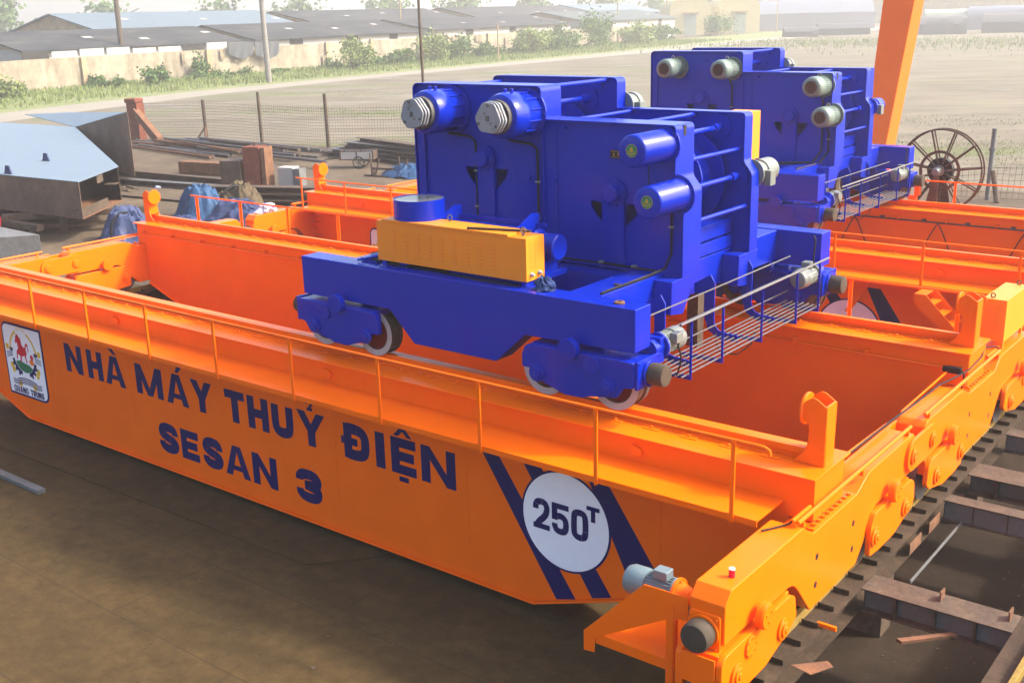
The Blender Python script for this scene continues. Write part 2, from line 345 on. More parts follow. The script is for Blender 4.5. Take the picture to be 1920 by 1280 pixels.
def glyph(ch, x0, x1, z0, z1, t):
    """polygons of one block letter in the box; t = stroke thickness"""
    W = x1 - x0; H = z1 - z0; h = t / 2; th = t * .86
    def cv(pts, closed=False): return stroke([(x0 + h + u * (W - t), z0 + th / 2 + v * (H - th)) for u, v in chaikin(pts, 2, closed)], t, closed)
    Lb = rect(x0, z0, x0 + t, z1); Rb = rect(x1 - t, z0, x1, z1); zm = (z0 + z1) / 2; xm = (x0 + x1) / 2
    if ch == 'N': return [Lb, Rb, [(x0, z1), (x0 + t, z1), (x1, z0), (x1 - t, z0)]]
    if ch == 'H': return [Lb, Rb, rect(x0 + t, zm - th / 2, x1 - t, zm + th / 2)]
    if ch == 'A':
        k = t * .62
        return [[(x0, z0), (x0 + t, z0), (xm + k * .35, z1), (xm - k, z1)], [(x1 - t, z0), (x1, z0), (xm + k, z1), (xm - k * .35, z1)], rect(x0 + W * .27, z0 + H * .2, x1 - W * .27, z0 + H * .36)]
    if ch == 'M':
        return [Lb, Rb, [(x0, z1), (x0 + t * 1.05, z1), (xm + t * .42, z0), (xm - t * .42, z0)], [(x1 - t * 1.05, z1), (x1, z1), (xm + t * .42, z0), (xm - t * .42, z0)]]
    if ch == 'Y': return [[(x0, z1), (x0 + t * 1.1, z1), (xm + h, zm - H * .08), (xm - h, zm - H * .08)], [(x1 - t * 1.1, z1), (x1, z1), (xm + h, zm - H * .08), (xm - h, zm - H * .08)], rect(xm - h, z0, xm + h, zm - H * .07)]
    if ch == 'T': return [rect(x0, z1 - th, x1, z1), rect(xm - h, z0, xm + h, z1 - th)]
    if ch == 'I': return [rect(x0, z0, x1, z1)]
    if ch == 'E': return [Lb, rect(x0 + t, z0, x1, z0 + th), rect(x0 + t, z1 - th, x1, z1), rect(x0 + t, zm - th / 2, x1 - W * .08, zm + th / 2)]
    if ch == 'D': return [Lb] + cv([(0, 1), (.5, 1), (.85, .93), (1, .75), (1, .25), (.85, .07), (.5, 0), (0, 0)]) + [rect(x0 - t * .35, zm - th * .4, x0, zm + th * .4), rect(x0 + t, zm - th * .4, x0 + t * 1.7, zm + th * .4)]
    if ch == 'U': return cv([(0, 1.12), (0, .25), (.12, .07), (.5, 0), (.88, .07), (1, .25), (1, 1.12)])
    if ch == 'R': return [Lb] + cv([(0, 1), (.6, 1), (.93, .93), (1, .76), (.93, .57), (.6, .5), (.1, .5)]) + [[(x0 + W * .45, zm), (x0 + W * .75, zm), (x1, z0), (x1 - t, z0)]]
    if ch == 'G': return cv([(1, .70), (1, .82), (.85, .96), (.5, 1), (.15, .96), (0, .8), (0, .2), (.15, .04), (.5, 0), (.85, .04), (1, .2), (1, .46), (.55, .46)])
    if ch == 'Q': return cv([(.5, 1), (.15, .95), (0, .78), (0, .22), (.15, .05), (.5, 0), (.85, .05), (1, .22), (1, .78), (.85, .95)], True) + [[(xm, z0 + H * .25), (xm + t * .7, z0 + H * .25), (x1 + t * .1, z0 - H * .04), (x1 - t * .8, z0 - H * .04)]]
    if ch == '0': return cv([(.5, 1), (.12, .95), (0, .8), (0, .2), (.12, .05), (.5, 0), (.88, .05), (1, .2), (1, .8), (.88, .95)], True)
    if ch == 'S': return cv([(1, .68), (1, .82), (.85, .96), (.5, 1), (.15, .96), (0, .83), (0, .70), (.14, .59), (.5, .5), (.86, .41), (1, .30), (1, .17), (.85, .04), (.5, 0), (.15, .04), (0, .18), (0, .32)])
    if ch == '3': return cv([(0, .68), (0, .82), (.15, .96), (.5, 1), (.85, .96), (1, .83), (1, .67), (.85, .55), (.35, .52), (.85, .48), (1, .36), (1, .17), (.85, .04), (.5, 0), (.15, .04), (0, .18), (0, .32)])
    if ch == '2': return cv([(0, .66), (0, .82), (.15, .96), (.5, 1), (.85, .96), (1, .82), (1, .66), (.85, .45), (.25, .16), (.08, 0)]) + [rect(x0, z0, x1, z0 + th)]
    if ch == '5': return [rect(x0, z1 - th, x1, z1), rect(x0, z0 + H * .45, x0 + t, z1 - th)] + cv([(0, .5), (.1, .58), (.5, .64), (.86, .57), (1, .42), (1, .19), (.85, .04), (.5, 0), (.15, .04), (0, .18), (0, .30)])
    return []
def decal(polys, y, T=None, step=.0004, flip=1):
    """flat painted shapes standing just proud of a plate that faces -y"""
    mb = MB(T); k = 0
    for p in polys:
        yy = y - step * (k % 7); k += 1
        mb.add([(x, yy, z) for x, z in p], [tuple(range(len(p)))])
    return mb

# ------------------------------------------------------------------ bridge crane
XM, YM = -16.3, 3.5          # crane centre
def mx(p): return (2 * XM - p[0], p[1], p[2])
def my(p): return (p[0], 2 * YM - p[1], p[2])
def mxy(p): return (2 * XM - p[0], 2 * YM - p[1], p[2])
POSTX = [-5.585 - 1.955 * i for i in range(12)]
def make_crane():
    c = Thing('bridge_crane', (XM, YM, 1.46), 'orange bridge crane with NHÀ MÁY THUỶ ĐIỆN SESAN 3 lettered on its girder', 'crane', 'orange bridge cranes assembled side by side')
    g_front = None
    for T in (None, my):
        prof = [(-4.87, 3.245), (-4.87, 2.68), (-5.19, 2.68), (-5.19, 1.60), (-9.16, .2)]
        prof = prof + [(2 * XM - x, z) for x, z in reversed(prof)]
        mb = MB(T); mb.prism(prof, 'y', 0, .9)
        # bottom flange strip, projecting beyond the web
        bot = [(-5.2, 1.59), (-9.16, .195), (2 * XM + 9.16, .195), (2 * XM + 5.2, 1.59)]
        for (a, b) in zip(bot, bot[1:]):
            mb.prism([a, b, (b[0], b[1] - .03), (a[0], a[1] - .03)], 'y', -.06, .96)
        g = c.part('girder', mb, 'orange', bevel=.006)
        for wx in (-7.0, -10.42, -13.34, -19.24, -22.3): c.part('weld_seam', MB(T).cyl((wx, .002, .75 if -22.5 < wx < -9.2 else 1.3), (wx, .002, 2.84), .009, n=6), 'orange', g)
        if g_front is None: g_front = g
        mb = MB(T); mb.box(2 * XM + 4.83, -4.83, -.1, 1.0, 3.247, 3.274); c.part('top_flange', mb, 'orange', g, bevel=.004)
        # crane rail with clips
        mb = MB(T); mb.box(2 * XM + 5.19, -5.19, .40, .50, 3.36, 3.445); mb.box(2 * XM + 5.19, -5.19, .43, .47, 3.29, 3.36); mb.box(2 * XM + 5.19, -5.19, .36, .54, 3.275, 3.29)
        x = -5.6
        while x > 2 * XM + 5.5:
            mb.box(x - .13, x + .13, .24, .355, 3.275, 3.287); mb.box(x - .13, x + .13, .545, .66, 3.275, 3.287); mb.cyl((x, .30, 3.28), (x, .30, 3.315), .025, n=6); mb.cyl((x, .6, 3.28), (x, .6, 3.315), .025, n=6); x -= .58
        c.part('rail', mb, 'orange', g, bevel=.008)
        # lugs between flange and walkway
        for lx in (-7.45, -13.45, -19.54, -25.3):
            mb = MB(T); mb.prism([(lx - .02, 2.95), (lx + .0, 3.13)] + [(lx - .0 + .17 * math.sin(R(a)), 3.045 + .085 * math.cos(R(a))) for a in range(0, 181, 20)], 'y', -.055, -.002); c.part('lug', mb, 'orange', g, bevel=.006)
        # walkway
        mb = MB(T); mb.box(-27.3, -5.26, -.75, -.004, 2.862, 2.885); mb.box(-27.3, -5.26, -.75, -.735, 2.80, 2.861)
        for px in POSTX:
            mb.prism([(-.73, 2.80), (-.73, 2.745), (-.02, 2.84), (-.02, 2.861), (-.73, 2.861)], 'x', px - .34 + .29, px - .34 + .31)
        wk = c.part('walkway', mb, 'orange')
        mb = MB(T); mb.tube([(-27.35, -.74, 3.835), (-5.3, -.74, 3.835), (-5.2, -.74, 3.83), (-5.14, -.74, 3.80), (-5.13, -.74, 3.74)], .022); hr = c.part('handrail', mb, 'orange')
        for px in POSTX:
            mb = MB(T); mb.box(px - .028, px + .028, -.772, -.752, 2.79, 3.83); mb.box(px - .028, px - .022, -.752, -.71, 2.79, 3.80); c.part('post', mb, 'orange', hr)
        # conduit with brackets on the inner web
        mb = MB(T); mb.tube([(-27.4, .96, 2.98), (-5.2, .96, 2.98)], .022)
        x = -6.55
        while x > -27.5: mb.box(x - .02, x + .02, .905, 1.02, 3.0, 3.06); mb.box(x - .06, x + .06, .905, 1.0, 3.06, 3.075); x -= 1.3
        c.part('conduit', mb, 'orange', g)
    # buffer stops at the four rail ends
    stop = [(-4.905, 3.276), (-5.303, 3.29), (-5.182, 3.42), (-5.144, 3.498), (-5.119, 3.60), (-5.11, 3.76), (-5.13, 3.803), (-5.191, 3.826), (-5.21, 3.95), (-5.19, 4.08), (-5.096, 4.149), (-5.043, 4.142), (-4.895, 4.044)]
    for T in (None, my, mx, mxy):
        mb = MB(T); mb.prism(stop, 'y', .32, .34); mb.prism(stop, 'y', .60, .62); mb.box(-4.925, -4.897, .3405, .5995, 3.276, 4.06); mb.box(-5.13, -5.11, .3405, .5995, 3.46, 3.78)
        st = c.part('buffer_stop', mb, 'orange', bevel=.004)
        mb = MB(T); mb.cyl((-5.235, .47, 3.95), (-5.195, .47, 3.95), .205); c.part('pad', mb, 'orange', st, bevel=.01)
    # end carriages
    half = [(-2.37, 2.86), (-.56, 2.86), (-.26, 2.665), (1.12, 2.67), (1.5, 2.84), (3.2, 2.84), (3.295, 2.76), (3.3, 2.6), (3.3, 2.25), (1.84, 2.25), (1.67, 2.18), (1.48, 1.87), (1.23, 1.635), (-.24, 1.63), (-.65, 2.1), (-.77, 2.2), (-.92, 2.235), (-2.5, 2.265), (-2.5, 2.72)]
    half = rounded(half, [.0, .05, .02, .02, .12, .03, .02, 0, 0, .05, .1, .05, .02, .02, .05, .05, .05, 0, 0], 3)
    for TX in (None, mx):
        for sy in (0, 1):
            def T(p, TX=TX, sy=sy):
                if sy: p = my(p)
                return TX(p) if TX else p
            mb = MB(T); mb.prism(half, 'x', -5.17, -4.752); car = c.part('end_carriage', mb, 'orange', bevel=.012)
            # dark bolt holes, bolted strip
            mb = MB(T)
            for (y, z) in ((-.11, 2.3), (1.045, 2.29), (-.11, 1.92), (1.05, 1.92)): mb.cyl((-4.76, y, z), (-4.749, y, z), .045, n=16)
            c.part('bolt_hole', mb, 'black', car)
            mb = MB(T); mb.box(-4.868, -4.775, -.2, 1.06, 2.672, 2.69)
            for i in range(9): mb.cyl((-4.815, -.1 + i * .135, 2.69), (-4.815, -.1 + i * .135, 2.725), .032, n=6)
            c.part('bolted_strip', mb, 'orange', car)
            # conduits along the top
            mb = MB(T); mb.tube([(-4.80, -.62, 2.93), (-4.80, 3.2, 2.93)], .028); mb.tube([(-4.87, -.62, 2.935), (-4.87, -.5, 2.935), (-4.87, -.12, 2.935)], .028); mb.tube([(-5.15, .95, 2.96), (-5.15, 3.2, 2.90)], .016)
            for y in (-.5, 1.35, 3.05): mb.box(-4.84, -4.77, y - .02, y + .02, 2.84, 2.91)
            c.part('conduit', mb, 'orange', car)
            # bogies with pins, bosses, wheels
            for bi, (poly, ws, pin, cap) in enumerate((
                ([(-2.68, 1.60), (-2.68, 2.14), (-2.58, 2.205), (-1.0, 2.205), (-.86, 2.13), (-.8, 1.85), (-.93, 1.76), (-1.6, 1.585), (-2.05, 1.585)], (-2.35, -1.2), -1.79, -2.03),
                ([(1.53, 1.62), (1.52, 2.04), (1.66, 2.205), (3.06, 2.205), (3.19, 2.12), (3.23, 1.84), (3.1, 1.74), (2.45, 1.585), (1.9, 1.585)], (1.66, 2.82), 2.23, None))):
                poly = rounded(poly, .04, 2)
                mb = MB(T); mb.prism(poly, 'x', -4.755, -4.68); mb.prism(poly, 'x', -5.24, -5.165)
                mb.box(-5.164, -4.756, min(p[0] for p in poly) + .06, max(p[0] for p in poly) - .08, 1.95, 2.19)
                bo = c.part('bogie', mb, 'orange', car, bevel=.01)
                for s_, xx in ((1, -4.68), (-1, -5.24)):
                    mb = MB(T); mb.cyl((xx, pin, 2.335), (xx + s_ * .085, pin, 2.335), .155); mb.cyl((xx + s_ * .085, pin, 2.335), (xx + s_ * .10, pin, 2.335), .145)
                    for a in (30, 150, 270): mb.cyl((xx + s_ * .10, pin + .07 * math.cos(R(a)), 2.335 + .07 * math.sin(R(a))), (xx + s_ * .112, pin + .07 * math.cos(R(a)), 2.335 + .07 * math.sin(R(a))), .018, n=6)
                    c.part('pin', mb, 'orange', car, bevel=.008)
                    for wy in ws:
                        mb = MB(T); mb.lathe((xx, wy, 1.87), (s_, 0, 0), [(0, .135), (.03, .135), (.03, .09), (.055, .09), (.055, .04), (.07, .04), (.07, .01)], 24); c.part('axle_cap', mb, 'orange', car, bevel=.006)
                if cap:
                    mb = MB(T); mb.cyl((-4.68, cap, 2.06), (-4.655, cap, 2.06), .125)
                    for a in range(0, 360, 45): mb.cyl((-4.655, cap + .105 * math.cos(R(a)), 2.06 + .105 * math.sin(R(a))), (-4.643, cap + .105 * math.cos(R(a)), 2.06 + .105 * math.sin(R(a))), .012, n=6)
                    c.part('cover_plate', mb, 'orange', car, bevel=.004)
                for wy in ws:
                    wy = max(wy, -2.26); mb = MB(T); mb.lathe((-5.06, wy, 1.852), (1, 0, 0), [(0, .1), (0, .405), (.03, .405), (.035, .385), (.165, .385), (.17, .405), (.2, .405), (.2, .1)], 36)
                    c.part('wheel', mb, 'steel', car)
            # link plates joining the two carriage halves
            if not sy:
                st_ = [(3.12 + .225 * math.cos(R(a)), 2.54 + .235 * math.sin(R(a))) for a in range(90, 271, 15)] + [(3.92 + .2 * math.cos(R(a)), 2.54 + .235 * math.sin(R(a))) for a in range(-90, 91, 15)]
                mb = MB(T); mb.prism(st_, 'x', -4.75, -4.70); mb.prism(st_, 'x', -5.22, -5.172)
                lk = c.part('link_plate', mb, 'orange', car, bevel=.008)
                for y in (3.1, 3.9):
                    for s_, xx in ((1, -4.70), (-1, -5.22)):
                        mb = MB(T); mb.lathe((xx, y, 2.54), (s_, 0, 0), [(0, .12), (.03, .12), (.03, .085), (.05, .085), (.05, .01)], 24)
                        for a in (90, 210, 330): mb.cyl((xx + s_ * .05, y + .045 * math.cos(R(a)), 2.54 + .045 * math.sin(R(a))), (xx + s_ * .06, y + .045 * math.cos(R(a)), 2.54 + .045 * math.sin(R(a))), .014, n=6)
                        c.part('link_pin', mb, 'orange', car, bevel=.006)
            # buffer
            mb = MB(T); mb.prism(rounded([(-5.16, 2.17), (-4.79, 2.17), (-4.79, 2.60), (-5.16, 2.60)], .04, 3), 'y', -2.535, -2.503); mb.cyl((-4.985, -2.535, 2.39), (-4.985, -2.56, 2.39), .19)
            for bx in (-5.12, -4.83):
                for bz in (2.21, 2.56): mb.cyl((bx, -2.535, bz), (bx, -2.55, bz), .018, n=6)
            bp = c.part('buffer_plate', mb, 'orange', car, bevel=.006)
            mb = MB(T); mb.lathe((-4.985, -2.56, 2.39), (0, -1, 0), [(0, .16), (.05, .172), (.16, .168), (.19, .155), (.195, .14)], 32); c.part('rubber_buffer', mb, 'rubber', bp)
            # front closing plate of the bogie with the gear opening below
            mb = MB(T); mb.box(-5.164, -4.756, -2.70, -2.678, 1.83, 2.18); mb.box(-5.164, -5.14, -2.70, -2.678, 1.55, 1.83); mb.box(-4.80, -4.756, -2.70, -2.678, 1.60, 1.83); c.part('end_plate', mb, 'orange', car, bevel=.006)
            if not TX and not sy:
                mb = MB(T)
                mb.lathe((-5.10, -2.26, 1.852), (1, 0, 0), [(0, .1), (0, .39), (.035, .39), (.035, .1)], 60)
                for a in range(0, 360, 9): mb.box(-5.10, -5.063, -2.26 + .395 * math.cos(R(a)) - .012, -2.26 + .395 * math.cos(R(a)) + .012, 1.852 + .395 * math.sin(R(a)) - .012, 1.852 + .395 * math.sin(R(a)) + .012)
                c.part('ring_gear', mb, 'steel', car)
    # travel drive motor at the near right corner
    ym, zm = -2.02, 2.40
    mb = MB(); mb.cyl((-5.52, ym, zm), (-5.17, ym, zm), .09); mb.cyl((-5.60, ym, zm), (-5.56, ym, zm), .185); mb.cyl((-5.56, ym, zm), (-5.42, ym, zm), .15, .10); mb.box(-5.30, -5.172, ym - .14, ym + .14, zm - .18, zm + .16)
    for a in (45, 135, 225, 315): mb.prism([(-5.56, zm), (-5.35, zm), (-5.56, zm + .165)], 'y', ym - .012, ym + .012)
    cp = c.part('coupling', mb, 'orange', bevel=.005)
    mb = MB(); mb.lathe((-5.60, ym, zm), (-1, 0, 0), [(0, .17), (.03, .17), (.03, .145), (.36, .145), (.36, .168), (.40, .178), (.58, .176), (.635, .15), (.65, .08), (.65, .02)], 36)
    for a in range(0, 360, 15): mb.tube([(-5.64, ym + .155 * math.cos(R(a)), zm + .155 * math.sin(R(a))), (-5.95, ym + .155 * math.cos(R(a)), zm + .155 * math.sin(R(a)))], .009, 4)
    mo = c.part('drive_motor', mb, 'bluegrey', cp)
    mb = MB(); mb.box(-5.86, -5.68, ym - .10, ym + .06, zm + .15, zm + .26); c.part('terminal_box', mb, 'bluegrey', mo, bevel=.012)
    # service platform with guard plate
    yp = -2.43
    mb = MB(); mb.prism([(-6.60, 1.78), (-5.785, 2.635), (-5.23, 2.645), (-5.23, 2.37), (-5.44, 2.33), (-6.44, 1.735), (-6.45, 1.54), (-6.60, 1.52)], 'y', yp, yp + .012)
    for z in (2.45, 2.52, 2.59): mb.cyl((-5.27, yp, z), (-5.27, yp - .012, z), .012, n=6)
    for z in (2.37, 2.45): mb.cyl((-5.52, yp, z), (-5.52, yp - .012, z), .014, n=8)
    for z in (1.57, 1.66, 1.74): mb.cyl((-6.53, yp, z), (-6.53, yp - .01, z), .01, n=6)
    sp = c.part('guard_plate', mb, 'orange', bevel=.003)
    mb = MB(); mb.box(-6.44, -5.50, yp + .0125, -1.45, 1.775, 1.79); mb.box(-6.44, -5.50, yp + .0125, yp + .03, 1.66, 1.774); mb.box(-5.51, -5.22, yp + .014, yp + .05, 1.70, 1.77); c.part('floor_plate', mb, 'orange', sp)
    mb = MB(); mb.box(-5.49, -5.40, yp - .012, yp - .002, .02, 2.50); mb.box(-5.40, -5.39, yp - .002, yp + .07, .02, 2.32); c.part('leg', mb, 'orange', sp)
    mb = MB(); mb.cyl((-4.89, -2.1, 2.861), (-4.89, -2.1, 2.95), .034); bc = c.part('warning_lamp', mb, 'red', bevel=.004)
    mb = MB(); mb.cyl((-4.89, -2.1, 2.951), (-4.89, -2.1, 2.965), .033); c.part('cap', mb, 'white', bc)
    # cable lying on the carriage
    mb = MB(); mb.tube([(-5.10, -.95, 2.885), (-5.03, -.8, 2.875), (-4.96, -.68, 2.88), (-4.90, -.62, 2.90), (-4.88, -.62, 2.935)], .012); mb.tube([(-5.14, 1.3, 2.93), (-5.12, 3.4, 2.92), (-5.06, 4.2, 2.95), (-4.98, 5.0, 3.02), (-4.93, 5.6, 2.98), (-4.86, 6.1, 2.99), (-4.84, 6.7, 3.06), (-4.9, 7.05, 3.12), (-4.93, 7.0, 3.0)], .014)
    mb.tube([(-5.05, 7.2, 2.9), (-4.98, 7.5, 3.0), (-4.9, 7.75, 2.96), (-4.86, 7.85, 2.9)], .012); c.part('cable', mb, 'black')
    # limit switch under the rear girder's flange
    mb = MB(); mb.box(-5.16, -4.93, 5.87, 5.97, 2.95, 3.05); mb.cyl((-5.22, 5.92, 3.0), (-5.16, 5.92, 3.0), .05); mb.tube([(-4.93, 5.9, 3.0), (-4.87, 5.85, 2.98), (-4.86, 5.85, 2.85), (-4.9, 5.9, 2.72)], .016); c.part('limit_switch', mb, 'black', bevel=.01)
    # electrical cabinet
    mb = MB(); mb.box(-5.235, -4.835, 7.95, 9.32, 2.99, 3.74); mb.box(-5.22, -5.17, 8.0, 8.06, 2.862, 2.989); mb.box(-4.90, -4.85, 8.0, 8.06, 2.862, 2.989); mb.box(-4.90, -4.85, 9.2, 9.26, 2.862, 2.989); mb.box(-5.22, -5.17, 9.2, 9.26, 2.862, 2.989)
    for k in range(2):
        for i in range(22): mb.box(-5.16 + k * .13, -5.06 + k * .13, 7.942, 7.95, 3.12 + i * .024, 3.128 + i * .024)
    cb = c.part('electrical_cabinet', mb, 'yellow', bevel=.006)
    for (x, y) in ((-5.1, 8.05), (-4.98, 9.25)):
        mb = MB(); mb.tube([(x + .035 * math.cos(R(a)), y, 3.785 + .04 * math.sin(R(a))) for a in range(-90, 271, 30)], .012, 6); c.part('eyebolt', mb, 'rust2', cb)
    # ladder-like stiffeners where the girder meets the far carriage
    for T in (None, my):
        for k in range(5):
            mb = MB(lambda p, T=T: mx(T(p)) if T else mx(p)); mb.prism([(-5.2, -.002), (-5.55, -.002), (-5.5, -.12), (-5.2, -.16)], 'z', 1.9 + k * .2, 1.915 + k * .2) if False else mb.box(-5.55, -5.2, -.12, -.002, 1.9 + k * .2, 1.915 + k * .2)
            c.part('stiffener', mb, 'orange')
    # ---- markings on the front web
    word = [('N', -21.6, -20.96), ('H', -20.77, -20.21), ('A', -20.13, -19.43), ('M', -19.05, -18.17), ('A', -18.06, -17.36), ('Y', -17.27, -16.62), ('T', -16.25, -15.69), ('H', -15.61, -15.04), ('U', -14.95, -14.38), ('Y', -14.28, -13.57), ('D', -13.12, -12.52), ('I', -12.38, -12.17), ('E', -12.03, -11.48), ('N', -11.37, -10.65)]
    for ch, a, b in word: c.part('letter', decal(glyph(ch, a, b, 1.62, 2.245, .19 if ch != 'I' else .21), -.004), 'navy', g_front, smooth=0)
    for pl in ([[(-19.95, 2.40), (-19.78, 2.40), (-19.66, 2.28), (-19.76, 2.28)]], [[(-17.72, 2.28), (-17.62, 2.28), (-17.48, 2.42), (-17.64, 2.42)]], [rect(-14.0, 2.27, -13.86, 2.33)] + stroke([(-14.03, 2.40), (-13.95, 2.46), (-13.86, 2.42), (-13.93, 2.33)], .055),
               [[(-11.96, 2.27), (-11.85, 2.27), (-11.755, 2.36), (-11.66, 2.27), (-11.55, 2.27), (-11.70, 2.42), (-11.81, 2.42)]], [rect(-11.87, 1.49, -11.66, 1.58)]): c.part('accent_mark', decal(pl, -.004), 'navy', g_front, smooth=0)
    for ch, a, b in [('S', -18.47, -17.85), ('E', -17.76, -17.21), ('S', -17.08, -16.48), ('A', -16.42, -15.70), ('N', -15.62, -14.94), ('3', -14.43, -13.77)]: c.part('letter', decal(glyph(ch, a, b, .525, 1.14, .19), -.004), 'navy', g_front, smooth=0)
    st = [[(-10.16, 2.5), (-9.84, 2.5), (-8.41, .47), (-8.76, .36)], [(-9.38, 2.5), (-9.06, 2.5), (-7.79, .70), (-8.12, .585)], [(-8.21, 2.5), (-7.89, 2.5), (-7.05, 1.31), (-7.40, .86)]]
    for q in st: c.part('stripe', decal([q], -.003), 'navy', g_front, smooth=0)
    rim = circle(-8.58, 1.66, .79, 56); dsc = circle(-8.58, 1.66, .755, 56)
    mb = MB(); mb.add([(x, -.008, z) for x, z in rim], [tuple(range(56))]); dk = c.part('load_sign', mb, 'navy', g_front, smooth=0)
    mb = MB(); mb.add([(x, -.011, z) for x, z in dsc], [tuple(range(56))]); c.part('sign_face', mb, 'white', g_front, smooth=0)
    polys = glyph('2', -9.15, -8.85, 1.445, 1.93, .10) + glyph('5', -8.81, -8.51, 1.445, 1.93, .10) + glyph('0', -8.47, -8.17, 1.445, 1.93, .10) + glyph('T', -8.20, -7.98, 1.79, 2.03, .075)
    c.part('load_text', decal(polys, -.014), 'navy', g_front, smooth=0)
    # emblem board
    x0, x1, z0, z1 = -24.15, -22.5, .66, 2.36
    fr = rounded([(x0, z0), (x1, z0), (x1, z1), (x0, z1)], [0, .25, 0, .25], 6)
    mb = MB(); mb.prism(fr, 'y', -.012, -.002); em = c.part('emblem_board', mb, 'navy', g_front)
    mb = MB(); mb.add([(x, -.014, z) for x, z in offset(fr, -.05)], [tuple(range(len(fr)))]); c.part('board_face', mb, 'white', g_front, smooth=0)
    cx, cz, s = -23.33, 1.68, .40
    def arc(r0, r1, a, b, n=8): return [(cx + r0 * math.cos(R(a + (b - a) * i / n)), cz + r0 * math.sin(R(a + (b - a) * i / n))) for i in range(n + 1)] + [(cx + r1 * math.cos(R(b - (b - a) * i / n)), cz + r1 * math.sin(R(b - (b - a) * i / n))) for i in range(n + 1)]
    nv = []
    for sgn in (0, 1):
        f = (lambda a: a) if not sgn else (lambda a: 180 - a)
        nv.append(arc(.44, .53, f(-72), f(-18))); nv.append(arc(.44, .53, f(2), f(12)))
        for a in (-60, -45, -30, 7): nv.append(arc(.53, .59, f(a - 4), f(a + 4), 2))
        for k in range(3): nv.append([(cx + (1 - 2 * sgn) * .47, cz - .10 + k * .045), (cx + (1 - 2 * sgn) * .72, cz - .15 + k * .05), (cx + (1 - 2 * sgn) * .72, cz - .13 + k * .05), (cx + (1 - 2 * sgn) * .47, cz - .075 + k * .045)])
    for k in range(4):
        zz = cz - .58 - k * .042; nv += stroke([(cx - .42, zz - .05), (cx - .2, zz), (cx, zz + .012), (cx + .2, zz), (cx + .42, zz - .05)], .024)
    for sgn in (-1, 1):
        for k in range(3): nv += stroke([(cx + sgn * .40, cz - .67 - k * .045), (cx + sgn * .60, cz - .64 - k * .045)], .024)
    for ch, a, b in [('Q', -.62, -.50), ('U', -.485, -.385), ('A', -.375, -.255), ('N', -.245, -.145), ('G', -.13, -.02), ('T', .08, .185), ('R', .195, .295), ('U', .305, .405), ('N', .415, .515), ('G', .53, .635)]: nv += glyph(ch, cx + a, cx + b, .73, .88, .036)
    c.part('emblem_navy', decal(nv, -.0165), 'navy', g_front, smooth=0)
    yl = []
    for k in range(9):
        for sgn in (-1, 1):
            a = 90 - sgn * (28 + k * 6.5); r = .54; yl.append([(cx + r * math.cos(R(a)) + d[0] * .06, cz + r * math.sin(R(a)) + d[1] * .06) for d in ((math.cos(R(a)) * .8, math.sin(R(a)) * .8), (sgn * .9 * math.sin(R(a)), -sgn * math.cos(R(a)) * .9), (-math.cos(R(a)) * .6, -math.sin(R(a)) * .6), (-sgn * .9 * math.sin(R(a)), sgn * math.cos(R(a)) * .9))])
    for (px, pz) in ((-.66, .10), (.66, .10), (-.55, -.32), (.55, -.32), (-.30, -.73), (.30, -.73), (-.5, -.42), (.5, -.42)): yl.append([(cx + px + .06 * math.cos(R(a)) * (1.3 if a % 60 else 1), cz + pz + .075 * math.sin(R(a))) for a in range(0, 360, 30)])
    for q in (.60, .56): yl += stroke([(cx - .2, cz + q - .02), (cx, cz + q + .03), (cx + .2, cz + q - .02)], .012)
    c.part('emblem_wheat', decal(yl, -.0165), 'wheat', g_front, smooth=0)
    c.part('emblem_hill', decal([[(cx - .36, cz - .20), (cx - .18, cz - .16), (cx, cz - .2), (cx + .2, cz - .22), (cx + .33, cz - .29), (cx + .2, cz - .39), (cx, cz - .43), (cx - .2, cz - .38), (cx - .31, cz - .3)]], -.0165), 'green', g_front, smooth=0)
    hs = [[(-.20, .42), (-.16, .47), (-.10, .42), (-.02, .36), (0, .22), (.08, .17), (.14, .18), (.17, .04), (.12, -.03), (.15, -.18), (.11, -.19), (.06, -.02), (-.06, -.06), (-.10, -.22), (-.15, -.22), (-.12, -.05), (-.22, -.02), (-.25, -.15), (-.29, -.13), (-.25, .05), (-.17, .12), (-.19, .26), (-.25, .22), (-.27, .27)], [(.12, .18), (.17, .29), (.25, .28), (.27, .12), (.23, .06), (.23, .2), (.18, .22), (.16, .14)]]
    c.part('emblem_horse', decal([[(cx - .02 + a, cz + b) for a, b in h] for h in hs] + [[(cx + .34 + (.085 if i % 2 else .055) * math.cos(R(i * 20)), cz - .02 + (.085 if i % 2 else .055) * math.sin(R(i * 20))) for i in range(18)]], -.0165), 'red', g_front, smooth=0)
    c.part('emblem_flame', decal([[(cx + .31 + (.13 if i % 2 else .085) * math.cos(R(i * 20)), cz - .14 + (.085 if i % 2 else .055) * math.sin(R(i * 20))) for i in range(18)]], -.0160), 'orange_film', g_front, smooth=0)
    return c
crane = make_crane()
crane2 = copy_tree(crane.o); crane2.location.y += 12.5
crane2['label'] = 'rear orange bridge crane with a ladder stair and hanging cable loops'
for ch in kids(crane2):
    for s in kids(ch):
        if s.name.split('.')[0] in ('load_sign', 'stripe', 'emblem_board', 'sign_face', 'board_face', 'emblem_navy', 'emblem_wheat', 'emblem_hill', 'emblem_horse', 'emblem_flame', 'letter', 'accent_mark', 'load_text'): s.location.x -= .77; s.location.z -= .27 if s.name.startswith(('load', 'sign_face')) else 0
    if ch.name.startswith(('drive_motor', 'coupling')): pass
